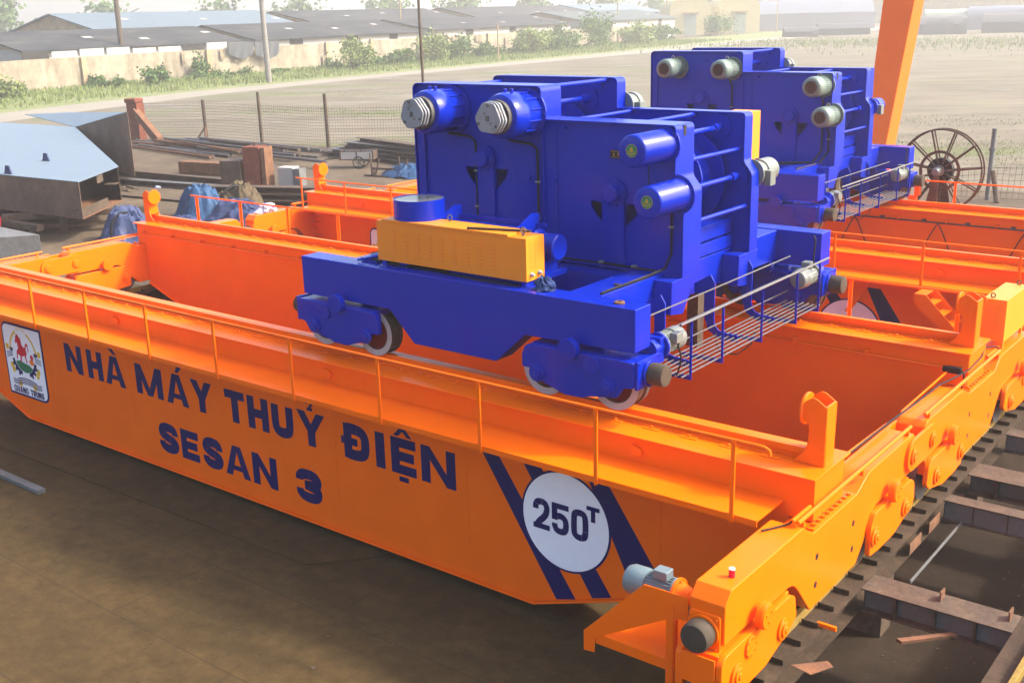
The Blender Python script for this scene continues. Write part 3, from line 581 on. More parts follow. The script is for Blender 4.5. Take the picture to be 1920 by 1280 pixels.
# extras of the rear crane, in the copy's own coordinates
def rear_part(name, mb, mat, parent=None, **k): return emit(mb, name, mat, parent or crane2, (XM, YM + 12.5, 1.46), **k)
stair = rear_part('stair', MB().box(-7.42, -7.18, 11.016, 11.619, 2.86, 2.875), 'orange')
for y in (11.0, 11.62): rear_part('stringer', MB().prism([(-7.42, 2.88), (-7.42, 2.66), (-6.45, 1.90), (-6.25, 1.90), (-6.25, 1.96), (-7.18, 2.88)], 'y', y, y + .015), 'orange', stair)
for k in range(4): rear_part('tread', MB().box(-7.22 + k * .22, -7.02 + k * .22, 11.016, 11.619, 2.66 - k * .2, 2.675 - k * .2), 'orange', stair)
mb = MB(); mb.tube([(-26.5, 18.52, 2.985), (-5.3, 18.52, 2.985)], .022)
for x in [-6.3 - i * 1.15 for i in range(17)]: mb.box(x - .05, x + .05, 18.53, 18.6, 3.0, 3.05)
fr = rear_part('festoon_track', mb, 'rust2')
for x in (-7.1, -9.35, -11.65, -14.0):
    mb = MB(); mb.tube([(x + .50 * t, 18.48, 2.97 - 1.1 * abs(t) ** 1.2) for t in [i / 8 for i in range(-8, 9)]], .017, 6); rear_part('cable_loop', mb, 'black', fr)
mb = MB(); mb.prism([(-9.36, 1.95), (-9.24, 1.95), (-8.72, 2.79), (-8.86, 2.79)], 'y', 12.2, 12.25); rear_part('brace', mb, 'orange')

# ------------------------------------------------------------------ hoist trolleys
TX = -10.85
def tmy(p): return (p[0], 7 - p[1], p[2])
def tmx(p): return (2 * TX - p[0], p[1], p[2])
def tmxy(p): return (2 * TX - p[0], 7 - p[1], p[2])
def make_trolley(first):
    if first:
        t = Thing('hoist_trolley', (TX, 3.5, 3.445), 'blue hoist trolley with blue motor covers and an amber cabinet, on the front crane', 'hoist trolley', 'blue hoist trolleys')
    else:
        t = Thing('hoist_trolley', (TX, 3.5, 3.445), 'blue hoist trolley with bare grey green motors, on the rear crane', 'hoist trolley', 'blue hoist trolleys')
    B = 'blue'
    for T in (None, tmy):
        mb = MB(T); mb.prism([(-14.12, 4.91), (-7.58, 4.91), (-7.58, 4.305), (-9.44, 4.27), (-9.99, 3.78), (-11.63, 3.78), (-12.13, 4.27), (-14.12, 4.27)], 'y', .25, .65); t.part('end_beam', mb, B, bevel=.014)
    for T in (None, tmx):
        mb = MB(T); mb.box(-8.95, -8.415, .655, 6.345, 4.36, 4.895); cb = t.part('cross_beam', mb, B, bevel=.012)
        mb = MB(T); mb.box(-8.60, -8.44, 1.3, 1.33, 4.9, 4.925); mb.tube([(-8.47, 1.0, 4.915), (-8.47, 2.2, 4.915)], .012, 6); t.part('cable_tray', mb, 'rust2', cb)
    t.part('deck_plate', MB().box(-12.79, -8.96, 2.0, 5.3, 4.80, 4.83), B)
    t.part('deck_plate', MB().box(-12.79, -8.96, .66, 3.6, 4.42, 4.45), B)
    t.part('deck_wall', MB().box(-12.79, -8.96, 2.0, 2.02, 4.452, 4.798), B)
    # side frames
    P = [(-13.41, 4.85), (-8.09, 4.85), (-8.09, 6.14), (-8.24, 6.32), (-8.24, 7.10), (-10.67, 7.10), (-10.67, 7.61), (-13.41, 7.61)]
    Pn = rounded(P, [0, 0, .06, .06, .08, 0, .10, .12], 5)
    holes = []
    for hx, hz in ((-9.33, 6.03), (-11.87, 6.41)):
        for s_ in (-1, 1):
            holes.append([(hx + s_ * .19, hz - .17), (hx + s_ * .45, hz - .16), (hx + s_ * .44, hz - .24), (hx + s_ * .36, hz - .36), (hx + s_ * .19, hz - .52)])
    mb = MB(); mb.ring(Pn, .022, 'y', 2.40, 2.94); mb.holed(offset(Pn, -.018), holes, 2.465, .03); mb.prism(offset(Pn, -.018), 'y', 2.895, 2.915)
    for hx, hz in ((-9.33, 6.03), (-11.87, 6.41)):
        mb.box(hx - .21, hx + .19, 2.415, 2.464, 4.95, hz - .14)
    mb.box(-10.68, -10.655, 2.41, 2.93, 4.9, 7.09)
    mb.tube([(-10.42, 2.44, 4.95), (-10.42, 2.44, 6.95)], .012, 6); mb.box(-13.36, -13.2, 2.42, 2.444, 4.95, 7.4)
    for (x, z, r) in ((-10.45, 6.15, .045), (-10.25, 6.98, .035), (-10.95, 6.15, .04), (-11.75, 7.36, .04)): mb.cyl((x, 2.444, z), (x, 2.39, z), r, n=10)
    f1 = t.part('side_frame', mb, B)
    t.part('dark_slot', MB().box(-8.262, -8.236, 2.62, 2.70, 6.93, 7.08), 'dark', f1)
    mb = MB(); mb.ring(Pn, .022, 'y', 4.60, 4.87); mb.prism(offset(Pn, -.018), 'y', 4.66, 4.69); mb.prism(offset(Pn, -.018), 'y', 4.82, 4.84)
    mb.box(-11.45, -11.0, 4.60, 4.655, 7.40, 7.56)
    f2 = t.part('side_frame', mb, B)
    # brackets under the frames
    for y0 in (2.44, 4.60):
        mb = MB(); mb.prism([(y0, 4.845), (y0 + .34, 4.845), (y0 + .33, 4.70), (y0 + .02, 4.28), (y0 - .35, 4.34), (y0 - .33, 4.84)], 'x', -8.41, -8.10); t.part('bracket', mb, B, bevel=.01)
    # hubs
    for (hx, hz) in ((-9.33, 6.03), (-11.87, 6.41)):
        mb = MB(); mb.lathe((hx, 2.444, hz), (0, -1, 0), [(0, .215), (.03, .215), (.03, .175), (.05, .175), (.05, .135), (.15, .135), (.165, .12), (.165, .02)], 32)
        for a in range(22, 382, 45): mb.cyl((hx + .195 * math.cos(R(a)), 2.42, hz + .195 * math.sin(R(a))), (hx + .195 * math.cos(R(a)), 2.395, hz + .195 * math.sin(R(a))), .014, n=6)
        t.part('hub', mb, B, f1)
    # drums
    for (hx, hz) in ((-9.33, 6.03), (-11.87, 6.41)):
        mb = MB(); mb.cyl((hx, 2.92, hz), (hx, 4.655, hz), .55, n=48)
        for y in (3.0, 3.75, 4.5): mb.cyl((hx, y, hz), (hx, y + .04, hz), .80, n=48)
        t.part('rope_drum', mb, B, bevel=.005)
    # tie rods
    for (x, z, r, col) in ((-8.35, 6.52, .037, 0), (-8.37, 6.08, .045, 1), (-8.70, 6.85, .045, 1), (-8.19, 5.61, .037, 0), (-9.18, 7.04, .035, 0), (-10.40, 7.05, .035, 0), (-10.91, 7.56, .037, 0), (-11.29, 7.24, .05, 1), (-13.2, 7.5, .037, 0), (-12.8, 7.2, .045, 1)):
        mb = MB(); mb.cyl((x, 2.90, z), (x, 4.66, z), r, n=16)
        if col: mb.cyl((x, 4.40, z), (x, 4.66, z), r * 1.65, n=20); mb.cyl((x, 4.62, z), (x, 4.659, z), .20, n=28)
        t.part('tie_rod', mb, B)
    t.part('brace_beam', MB().box(-8.72, -8.43, 2.945, 4.595, 5.15, 5.39), B, bevel=.008)
    t.part('brace_beam', MB().box(-8.62, -8.40, 2.945, 4.595, 4.92, 5.12), B, bevel=.008)
    # hoist motors on the near frame
    spots = ((-12.56, 7.19), (-10.98, 7.18), (-8.48, 6.80), (-8.22, 6.09))
    for i, (x, z) in enumerate(spots):
        if first and i < 2:
            mb = MB(); mb.lathe((x, 2.444, z), (0, -1, 0), [(0, .40), (.04, .40), (.04, .33), (.34, .33), (.38, .36), (.62, .36), (.70, .335), (.72, .29), (.72, .02)], 36)
            for a in range(15, 375, 30): mb.prism([(0, 0)] * 3, 'y', 0, 0) if False else mb.box(x + .345 * math.cos(R(a)) - .012, x + .345 * math.cos(R(a)) + .012, 2.07, 2.40, z + .345 * math.sin(R(a)) - .012, z + .345 * math.sin(R(a)) + .012)
            for a in range(0, 360, 40): mb.cyl((x + .375 * math.cos(R(a)), 2.41, z + .375 * math.sin(R(a))), (x + .375 * math.cos(R(a)), 2.385, z + .375 * math.sin(R(a))), .018, n=6)
            for dx in (-.05, .08): mb.cyl((x + dx, 1.95, z + .34), (x + dx, 1.95, z + .41), .03, n=8)
            mo = t.part('hoist_motor', mb, B, f1, bevel=.006)
            def hexa(r, rot=0): return [(x + r * (1.0 if k % 2 else .86) * math.cos(R(rot + 30 * k)), z + r * (1.0 if k % 2 else .86) * math.sin(R(rot + 30 * k))) for k in range(12)]
            tri = []
            for k in range(3):
                for d in (-26, 26): tri.append((x + .262 * math.cos(R(100 - i * 15 + 120 * k + d)), z + .262 * math.sin(R(100 - i * 15 + 120 * k + d))))
            tri = rounded(tri, .06, 4); mb = MB(); mb.prism(tri, 'y', 1.44, 1.465); mb.prism(offset(tri, .008), 'y', 1.50, 1.53); mb.prism(offset(tri, .012), 'y', 1.56, 1.60); t.part('brake_plate', mb, 'hexplate', mo, bevel=.004)
            mb = MB(); mb.cyl((x, 1.466, z), (x, 1.735, z), .215); mb.lathe((x, 1.64, z), (0, 1, 0), [(0, .235), (0, .262), (.09, .262), (.09, .235)], 32)
            for k in range(3): mb.cyl((x + .20 * math.cos(R(100 - i * 15 + 120 * k)), 1.44, z + .20 * math.sin(R(100 - i * 15 + 120 * k))), (x + .20 * math.cos(R(100 - i * 15 + 120 * k)), 1.415, z + .20 * math.sin(R(100 - i * 15 + 120 * k))), .022, n=6)
            mb.box(x - .025, x + .025, 1.425, 1.44, z - .04, z + .04); mb.box(x - .07, x - .05, 1.433, 1.44, z + .06, z + .09); mb.box(x + .05, x + .07, 1.433, 1.44, z - .09, z - .06)
            t.part('brake_housing', mb, 'pipe', mo)
        elif first:
            mb = MB(); mb.lathe((x, 2.444, z), (0, -1, 0), [(0, .30), (.03, .30), (.03, .255), (.08, .235), (.84, .235), (.862, .222), (.87, .20), (.87, .02)], 40)
            for a in range(0, 360, 45): mb.cyl((x + .275 * math.cos(R(a)), 2.414, z + .275 * math.sin(R(a))), (x + .275 * math.cos(R(a)), 2.395, z + .275 * math.sin(R(a))), .014, n=6)
            mo = t.part('motor_cover', mb, B, f1)
            yy = 2.444 - .87
            mb = MB(); mb.cyl((x, yy - .001, z + .01), (x, yy - .006, z + .01), .094, n=28); bd = t.part('badge', mb, 'gold', mo)
            mb = MB(); mb.cyl((x, yy - .0065, z + .01), (x, yy - .008, z + .01), .086, n=28); t.part('badge_field', mb, 'green', bd)
            pol = [[(x + .028 * math.cos(R(a)), z + .025 + .04 * math.sin(R(a))) for a in range(0, 360, 40)]] + stroke([(x - .055, z + .01), (x - .045, z - .025), (x, z - .045), (x + .045, z - .025), (x + .055, z + .01)], .014)
            t.part('badge_mark', decal(pol, yy - .0095), 'gold', bd, smooth=0)
        else:
            mb = MB(); mb.lathe((x, 2.444, z), (0, -1, 0), [(0, .29), (.03, .29), (.03, .22), (.46, .22)], 36)
            for a in range(0, 360, 12): mb.tube([(x + .228 * math.cos(R(a)), 2.40, z + .228 * math.sin(R(a))), (x + .228 * math.cos(R(a)), 2.0, z + .228 * math.sin(R(a)))], .009, 4)
            mo = t.part('hoist_motor', mb, 'teal', f1)
            mb = MB(); mb.lathe((x, 2.0, z), (0, -1, 0), [(0, .235), (.02, .25), (.26, .25), (.33, .235), (.36, .20), (.365, .155), (.35, .15)], 36); fc = t.part('fan_cover', mb, 'cover', mo)
            mb = MB()
            for r in (.035, .085, .13): mb.lathe((x, 1.645, z), (0, -1, 0), [(0, r - .009), (.008, r - .009), (.008, r + .006), (0, r + .006)], 24)
            t.part('fan_grille', mb, 'rust', fc); mb = MB(); mb.cyl((x, 1.66, z), (x, 1.648, z), .152); t.part('grille_back', mb, 'black', fc)
            mb = MB(); mb.tube([(x + .04 * math.cos(R(a)), 2.12, z + .275 + .04 * math.sin(R(a))) for a in range(0, 361, 40)], .012, 6); t.part('eyebolt', mb, 'silver', mo)
    # cable drops on the near frame
    mb = MB()
    if first:
        for x, z in ((-12.05, 6.78), (-10.72 - .05, 6.72)): mb.tube([(x - .55, 2.38, z + .02), (x - .1, 2.40, z - .02), (x, 2.41, z - .1), (x, 2.42, z - .6), (x, 2.42, 4.98)], .022, 6)
        mb.tube([(-8.30, 2.42, 5.85), (-8.30, 2.42, 5.2), (-8.36, 2.35, 4.98), (-8.42, 1.8, 4.92), (-8.45, 1.1, 4.92), (-8.42, .7, 4.93)], .02, 6)
        mb.tube([(-8.72, 2.42, 6.55), (-8.70, 2.42, 6.3), (-8.74, 2.42, 6.05)], .008, 6)
        mb.tube([(-10.4, 2.3, 4.93), (-9.5, 2.35, 4.93), (-8.5, 2.3, 4.93)], .018, 6)
    else:
        for x, z0 in ((-10.98, 6.9), (-8.48, 6.55), (-8.3, 5.8)): mb.tube([(x, 2.3, z0), (x + .02, 2.40, z0 - .15), (x + .02, 2.42, 5.2), (x - .1, 2.2, 4.93)], .026, 6)
        mb.tube([(-8.6, 2.1, 4.94), (-9.2, 1.6, 4.95), (-9.9, 1.5, 4.96)], .03, 6)
        for k in range(4): mb.tube([(-10.1 + .2 * math.cos(a * .8 + k), 1.45 + .2 * math.sin(a * .8 + k), 4.95 + .03 * k) for a in range(9)], .025, 6)
    mb.tube([(-7.56, 5.95, 4.95), (-7.5, 5.9, 4.90), (-7.5, 5.85, 4.6), (-7.5, 5.9, 4.4)], .016, 6)
    t.part('cable', mb, 'black')
    for (x, z) in (((-12.05, 6.2), (-12.05, 5.6), (-10.77, 6.1), (-10.77, 5.5), (-8.30, 5.6), (-9.5, 4.95), (-8.9, 4.95)) if first else ((-10.96, 6.2), (-10.96, 5.6), (-8.46, 6.2), (-8.28, 5.5))):
        mb = MB(); mb.box(x - .035, x + .035, 2.385 if z > 5 else 2.30, 2.43 if z > 5 else 2.37, z - .015, z + .015); t.part('cable_clip', mb, 'silver', f1)
    if first:
        mb = MB(); mb.box(-9.40, -9.16, 2.43, 2.444, 6.56, 6.68); pl = t.part('data_plate', mb, 'dark', f1)
        t.part('plate_print', decal([rect(-9.38, 6.575, -9.18, 6.58), rect(-9.38, 6.66, -9.18, 6.668), rect(-9.34, 6.59, -9.32, 6.64), rect(-9.26, 6.60, -9.24, 6.645), rect(-9.22, 6.61, -9.20, 6.635)], 2.428), 'gold', pl, smooth=0)
    # rear side equipment
    mb = MB(); mb.box(-8.75, -8.30, 4.895, 5.27, 6.30, 7.08); rb = t.part('control_box', mb, 'cab' if first else 'blue', f2, bevel=.006)
    for (x, z, L) in ((-8.25, 6.09, .75), (-10.75, 7.12, .5)):
        mb = MB(); mb.lathe((x, 4.87, z), (0, 1, 0), [(0, .24), (.03, .24), (.03, .18), (.3, .18), (.3, .2), (L - .08, .2), (L, .15), (L, .02)], 32); mo = t.part('rear_motor', mb, 'silver' if first else ('blue' if x > -9 else 'silver'), f2)
        mb = MB(); mb.box(x + .18, x + .30, 5.0, 5.2, z - .2, z + .05); t.part('terminal_box', mb, 'silver', mo, bevel=.01)
    # bogies
    for T in (None, tmx, tmy, tmxy):
        poly = rounded([(-9.41, 4.03), (-9.35, 4.17), (-9.24, 4.20), (-7.70, 4.21), (-7.53, 4.205), (-7.53, 3.84), (-7.69, 3.83), (-7.80, 3.66), (-7.98, 3.645), (-8.26, 3.60), (-8.36, 3.56), (-8.66, 3.55), (-8.88, 3.62), (-9.10, 3.68), (-9.25, 3.84), (-9.41, 3.84)], .04, 3)
        mb = MB(T); mb.prism(poly, 'y', .13, .22); mb.prism(poly, 'y', .68, .77); mb.box(-9.3, -7.55, .221, .679, 4.0, 4.20)
        bo = t.part('bogie', mb, B, bevel=.012)
        for s_, yy in ((-1, .13), (1, .77)):
            mb = MB(T); mb.cyl((-8.545, yy, 4.26), (-8.545, yy + s_ * .11, 4.26), .155, n=32)
            for a in (90, 210, 330): mb.cyl((-8.545 + .07 * math.cos(R(a)), yy + s_ * .11, 4.26 + .07 * math.sin(R(a))), (-8.545 + .07 * math.cos(R(a)), yy + s_ * .125, 4.26 + .07 * math.sin(R(a))), .022, n=6)
            t.part('pin', mb, B, bo, bevel=.007)
            mb = MB(T); mb.cyl((-8.20, yy, 4.06), (-8.20, yy + s_ * .03, 4.06), .135, n=32)
            for a in range(0, 360, 36): mb.cyl((-8.20 + .115 * math.cos(R(a)), yy + s_ * .03, 4.06 + .115 * math.sin(R(a))), (-8.20 + .115 * math.cos(R(a)), yy + s_ * .04, 4.06 + .115 * math.sin(R(a))), .011, n=6)
            t.part('cover_plate', mb, B, bo, bevel=.005)
            for wx in (-7.945, -9.135):
                mb = MB(T); mb.lathe((wx, yy, 3.795), (0, s_, 0), [(0, .125), (.035, .125), (.035, .085), (.06, .085), (.06, .03), (.07, .03), (.07, .01)], 28); t.part('axle_cap', mb, B, bo, bevel=.006)
        for wx in (-7.945, -9.135):
            mb = MB(T); mb.lathe((wx, .32, 3.80), (0, 1, 0), [(.002, .27), (.002, .38), (.03, .385), (.04, .355), (.22, .355), (.23, .385), (.26, .385), (.26, .27)], 48); wh = t.part('wheel', mb, 'rust2', bo)
            mb = MB(T); mb.lathe((wx, .32, 3.80), (0, 1, 0), [(0, .285), (0, .384), (.0015, .384), (.0015, .285)], 48); t.part('rim_face', mb, 'rim', wh)
            mb = MB(T); mb.cyl((wx, .35, 3.80), (wx, .56, 3.80), .275, n=40); t.part('wheel_disc', mb, 'wheelred', wh)
            if wx > -8:
                mb = MB(T); mb.lathe((wx, .585, 3.80), (0, 1, 0), [(0, .2), (0, .36), (.07, .36), (.07, .2)], 60)
                for a in range(0, 360, 8): mb.box(wx + .365 * math.cos(R(a)) - .01, wx + .365 * math.cos(R(a)) + .01, .585, .655, 3.80 + .365 * math.sin(R(a)) - .01, 3.80 + .365 * math.sin(R(a)) + .01)
                t.part('ring_gear', mb, 'steel', wh)
        mb = MB(T); mb.box(-7.528, -7.48, .16, .74, 3.82, 4.22); mb.cyl((-7.48, .45, 4.0), (-7.44, .45, 4.0), .19)
        for yy in (.2, .7):
            for zz in (3.86, 4.18): mb.cyl((-7.48, yy, zz), (-7.465, yy, zz), .018, n=6)
        bp = t.part('buffer_plate', mb, B, bo, bevel=.006)
        mb = MB(T); mb.lathe((-7.44, .45, 4.0), (1, 0, 0), [(0, .15), (.05, .158), (.2, .156), (.23, .145), (.236, .12)], 32); t.part('rubber_buffer', mb, 'rubber', bp)
    # travel motors on the right
    for T in (None, tmy):
        mb = MB(T); mb.cyl((-7.62, .66, 4.25), (-7.62, .93, 4.25), .13); mb.cyl((-7.62, .89, 4.25), (-7.62, .93, 4.25), .19); mb.box(-7.80, -7.50, .775, .89, 4.05, 4.40); cp = t.part('coupling', mb, B, bevel=.006)
        mb = MB(T); mb.lathe((-7.62, .93, 4.25), (0, 1, 0), [(0, .18), (.03, .18), (.03, .145), (.3, .145), (.3, .165), (.33, .172), (.5, .168), (.56, .14), (.585, .08), (.585, .02)], 32)
        for a in range(0, 360, 20): mb.tube([(-7.62 + .152 * math.cos(R(a)), .97, 4.25 + .152 * math.sin(R(a))), (-7.62 + .152 * math.cos(R(a)), 1.22, 4.25 + .152 * math.sin(R(a)))], .008, 4)
        mo = t.part('travel_motor', mb, 'silver', cp)
        mb = MB(T); mb.box(-7.50, -7.38, 1.02, 1.20, 4.28, 4.42) if not T else mb.box(-7.70, -7.54, 1.02, 1.20, 4.39, 4.50); t.part('terminal_box', mb, 'silver', mo, bevel=.012)
        mb = MB(T); mb.tube([(-7.42, 1.1, 4.28), (-7.36, 1.1, 4.1), (-7.38, 1.12, 3.95), (-7.45, 1.15, 3.78)], .013, 6); t.part('cable', mb, 'black', mo)
    # catwalk of rods on the right side
    mb = MB()
    for k in range(7): mb.tube([(-7.36 - .10 * k, 1.12, 3.77), (-7.36 - .10 * k, 5.88, 3.77)], .013, 6)
    for x, z in ((-7.94, 4.56), (-7.96, 4.22), (-7.95, 3.95)): mb.tube([(x, .6 if z > 4.5 else 1.12, z), (x, 5.88, z)], .012, 6)
    gw = t.part('catwalk', mb, 'steel')
    mb = MB(); mb.tube([(-7.3, .97, 4.575), (-7.3, 6.03, 4.575)], .02, 8); t.part('handrail', mb, 'steel', gw)
    for y in (1.30, 2.24, 3.53, 4.80, 5.70):
        mb = MB(); mb.box(-7.335, -7.30, y, y + .012, 3.69, 4.57); mb.prism([(-7.99, 3.69), (-7.336, 3.69), (-7.336, 3.755), (-7.99, 3.755)], 'y', y, y + .012); t.part('post', mb, B, gw)
    for y in (1.78, 3.3, 4.6):
        a = [(-8.38, 4.55), (-8.1, 4.72), (-8.02, 4.60), (-8.02, 4.05)] + [(-7.86 + .16 * math.cos(R(q)), 4.0 + .18 * math.sin(R(q))) for q in range(180, 271, 30)] + [(-7.6, 3.80), (-7.6, 3.70), (-7.9, 3.70), (-8.12, 3.82), (-8.2, 4.05), (-8.2, 4.4), (-8.38, 4.4)]
        mb = MB(); mb.prism(a, 'y', y, y + .02); t.part('hanger', mb, B, gw)
    mb = MB(); mb.box(-8.75, -8.55, 3.75, 3.95, 3.35, 4.35); t.part('guide_post', mb, 'rust2')
    mb = MB(); mb.tube([(-8.2, 3.6, 3.75), (-8.1, 3.7, 3.35), (-7.9, 3.9, 3.3), (-7.75, 4.1, 3.45), (-7.7, 4.2, 3.75)], .012, 6); t.part('cable', mb, 'black', gw)
    if first:
        # resistor cabinet
        mb = MB(); mb.box(-12.51, -9.535, .45, .885, 4.995, 5.63); mb.box(-12.38, -9.85, .43, .90, 5.631, 5.665)
        for k in range(9):
            for i in range(7): mb.box(-12.17 + k * .25, -12.10 + k * .25, .428, .45, 5.12 + i * .06, 5.135 + i * .06)
        for k in range(2):
            for i in range(12): mb.box(-9.535, -9.525, .53 + k * .13, .61 + k * .13, 5.18 + i * .033, 5.19 + i * .033)
        for x in (-12.43, -11.6, -10.6, -9.62):
            for z in (5.04, 5.58): mb.cyl((x, .45, z), (x, .442, z), .012, n=6)
        cb = t.part('resistor_cabinet', mb, 'cab', bevel=.005)
        mb = MB()
        for x in (-12.45, -9.65): mb.box(x, x + .09, .47, .86, 4.912, 4.994)
        mb.box(-12.1, -11.95, .5, .86, 4.912, 4.994); mb.box(-12.5, -9.56, .80, .87, 4.93, 4.993); t.part('foot', mb, B, cb)
        mb = MB()
        for y in (.56, .75): mb.lathe((-9.535, y, 5.09), (1, 0, 0), [(0, .032), (.03, .032), (.045, .02), (.06, .014)], 12)
        t.part('cable_gland', mb, 'rim', cb)
        for (x, y) in ((-12.33, .80), (-11.3, .84), (-9.68, .58)):
            mb = MB(); mb.tube([(x + .045 * math.cos(R(a)), y, 5.72 + .045 * math.sin(R(a))) for a in range(0, 361, 30)], .011, 6); mb.cyl((x, y, 5.64), (x, y, 5.68), .02, n=8); t.part('eyebolt', mb, 'steel', cb)
        mb = MB()
        for k in range(5): mb.tube([(-13.0 + .1 * k, .55 + .03 * k, 4.94), (-12.6, .5 + .04 * k, 4.96 + .02 * k), (-12.0 + .1 * k, .5 + .05 * k, 4.93), (-11.2, .55 + .03 * k, 4.93)], .014, 6)
        mb.tube([(-11.2, .5, 4.93), (-10.4, .42, 4.925), (-9.7, .44, 4.925)], .012, 6); t.part('cable', mb, 'black', cb)
        mb = MB(); mb.box(-12.95, -12.62, .5, .7, 4.915, 4.95); mb.tube([(-12.95, .42, 4.94), (-12.55, .48, 5.04)], .018, 6); t.part('cable_bracket', mb, B, cb)
        # auxiliary hoist motor behind the cabinet
        mb = MB(); mb.lathe((-9.53, 1.28, 5.36), (-1, 0, 0), [(0, .02), (0, .18), (.02, .2), (.36, .2), (.38, .24), (.42, .24), (.42, .17), (.7, .17)], 32); mb.box(-10.3, -9.7, 1.12, 1.44, 5.0, 5.17); mb.box(-10.4, -9.6, 1.0, 1.55, 4.912, 4.999)
        au = t.part('auxiliary_motor', mb, B, bevel=.006)
        mb = MB()
        for y in (1.05, 1.5): mb.box(-11.75, -9.95, y, y + .05, 5.58, 5.64)
        for x in (-11.7, -10.15): mb.prism([(1.0, 5.40), (1.58, 5.40), (1.58, 5.78), (1.4, 5.80), (1.0, 5.62)], 'x', x, x + .02); mb.box(x, x + .02, 1.0, 1.1, 4.92, 5.4)
        mb.box(-11.75, -10.0, .98, 1.06, 4.95, 5.5); t.part('mounting_frame', mb, B, au)
        mb = MB(); mb.cyl((-11.45, 1.28, 5.35), (-10.5, 1.28, 5.35), .17); t.part('brake_cylinder', mb, 'teal', au)
    return t
tr1 = make_trolley(True)
tr2 = make_trolley(False); tr2.o.location.x -= 2.8; tr2.o.location.y += 12.5

# loose things on the front trolley
mb = MB(); mb.lathe((-11.92, .83, 5.667), (0, 0, 1), [(0, .02), (0, .405), (.31, .405), (.31, .393), (.02, .39), (.02, .02)], 48)
tub = solo('steel_tub', mb, 'blue', 'open round blue steel tub standing on the amber cabinet', 'tub', (-11.92, .83, 5.667))
emit(MB().cyl((-11.92, .83, 5.962), (-11.92, .83, 5.967), .39, n=40), 'dirty_water', plain('grimy_water', (.10, .105, .10), .15, var=.4), tub, (-11.92, .83, 5.667))
mb = MB(); mb.prism([(-10.62, .44), (-9.66, .72), (-9.665, .76), (-10.625, .48)], 'z', 5.667, 5.70); solo('metal_bar', mb, 'rust2', 'thin dark flat bar lying on the lid of the amber cabinet', 'metal bar', (-10.1, .6, 5.667))
mb = MB(); mb.lathe((-7.95, .44, 4.912), (0, 0, 1), [(0, .035), (0, .075), (.02, .075), (.03, .055), (.03, .035)], 24); solo('rusty_ring', mb, 'rust', 'small rusty ring lying on the right end of the front blue beam', 'ring', (-7.95, .44, 4.912))
def blob(cx, cy, z0, rx, ry, h, seed, n=22, rough=.35, sag=.6):
    mb = MB(); rows = []
    for j in range(n + 1):
        v = j / n; row = []
        for i in range(2 * n):
            a = math.pi * i / n
            rr = math.sin(v * math.pi / 2) ** sag
            k = 1 + rough * noise.noise(Vector((math.cos(a) * 1.6, math.sin(a) * 1.6, v * 2 + seed))) + rough * .5 * noise.noise(Vector((math.cos(a) * 5, math.sin(a) * 5, v * 4 + seed * 3))) + .10 * rough * math.sin(a * 13 + 4 * noise.noise(Vector((v * 3, seed, a))))
            z = z0 + h * math.cos(v * math.pi / 2) ** 1.15 * (1 + .35 * rough * noise.noise(Vector((math.cos(a) * 2, math.sin(a) * 2, seed * 2))) * 2)
            row.append((cx + rx * rr * k * math.cos(a), cy + ry * rr * k * math.sin(a), max(z0 + .004, z)))
        rows.append(row)
    N = 2 * n; vs = [p for r in rows for p in r]; fs = []
    for j in range(n):
        for i in range(N): fs.append((j * N + i, j * N + (i + 1) % N, (j + 1) * N + (i + 1) % N, (j + 1) * N + i))
    return mb.add(vs, fs)
solo('rag', blob(-9.28, .5, 4.912, .17, .13, .17, 3, 14, .8), 'rag', 'crumpled blue rag at the foot of the amber cabinet', 'rag', (-9.28, .5, 4.912), smooth=0)
solo('plastic_bag', blob(-27.67, 10.75, 2.862, .20, .34, .26, 8, 16, .6), 'bag', 'crumpled white and blue plastic bag lying on the far end carriage', 'bag', (-27.67, 10.75, 2.862), smooth=0)

# ------------------------------------------------------------------ crane track on the right
def grillage(name, x0, label, sign=1):
    t = Thing(name, (x0, 6, 0), label, 'crane track', 'raised steel crane tracks')
    mb = MB(); mb.box(x0 - .32, x0 + .32, -6, 32, 1.305, 1.33); mb.box(x0 - .32, x0 + .32, -6, 32, .98, 1.0); mb.box(x0 - .17, x0 - .15, -6, 32, 1.0005, 1.3045); mb.box(x0 + .15, x0 + .17, -6, 32, 1.0005, 1.3045)
    t.part('track_beam', mb, 'trackrust')
    mb = MB(); mb.box(x0 - .035, x0 + .035, -6, 32, 1.331, 1.462); t.part('rail', mb, 'railyellow', bevel=.008)
    k = 0; y = -5.61
    while y < 31 and k < 74:
        mb = MB(); mb.box(x0 + .055, x0 + .27, y, y + .018, 1.331, 1.40); t.part('rail_clip', mb, 'trackrust'); y += .5; k += 1
    for y in (-5, -1.5, 2.5, 7, 12, 17, 22, 27): t.part('pedestal', MB().box(x0 - .25, x0 + .25, y - .2, y + .2, .0, .979), 'rust2')
    return t
tk = grillage('crane_track', -4.96, 'rusty raised rail beam under the near end carriages of both cranes')
tk2 = grillage('crane_track', -2.42, 'rusty raised rail beam standing clear of the cranes, beyond the cross beams')
tk3 = grillage('crane_track', 2 * XM + 4.96, 'rusty raised rail beam under the far end carriages, mostly hidden by the girders')
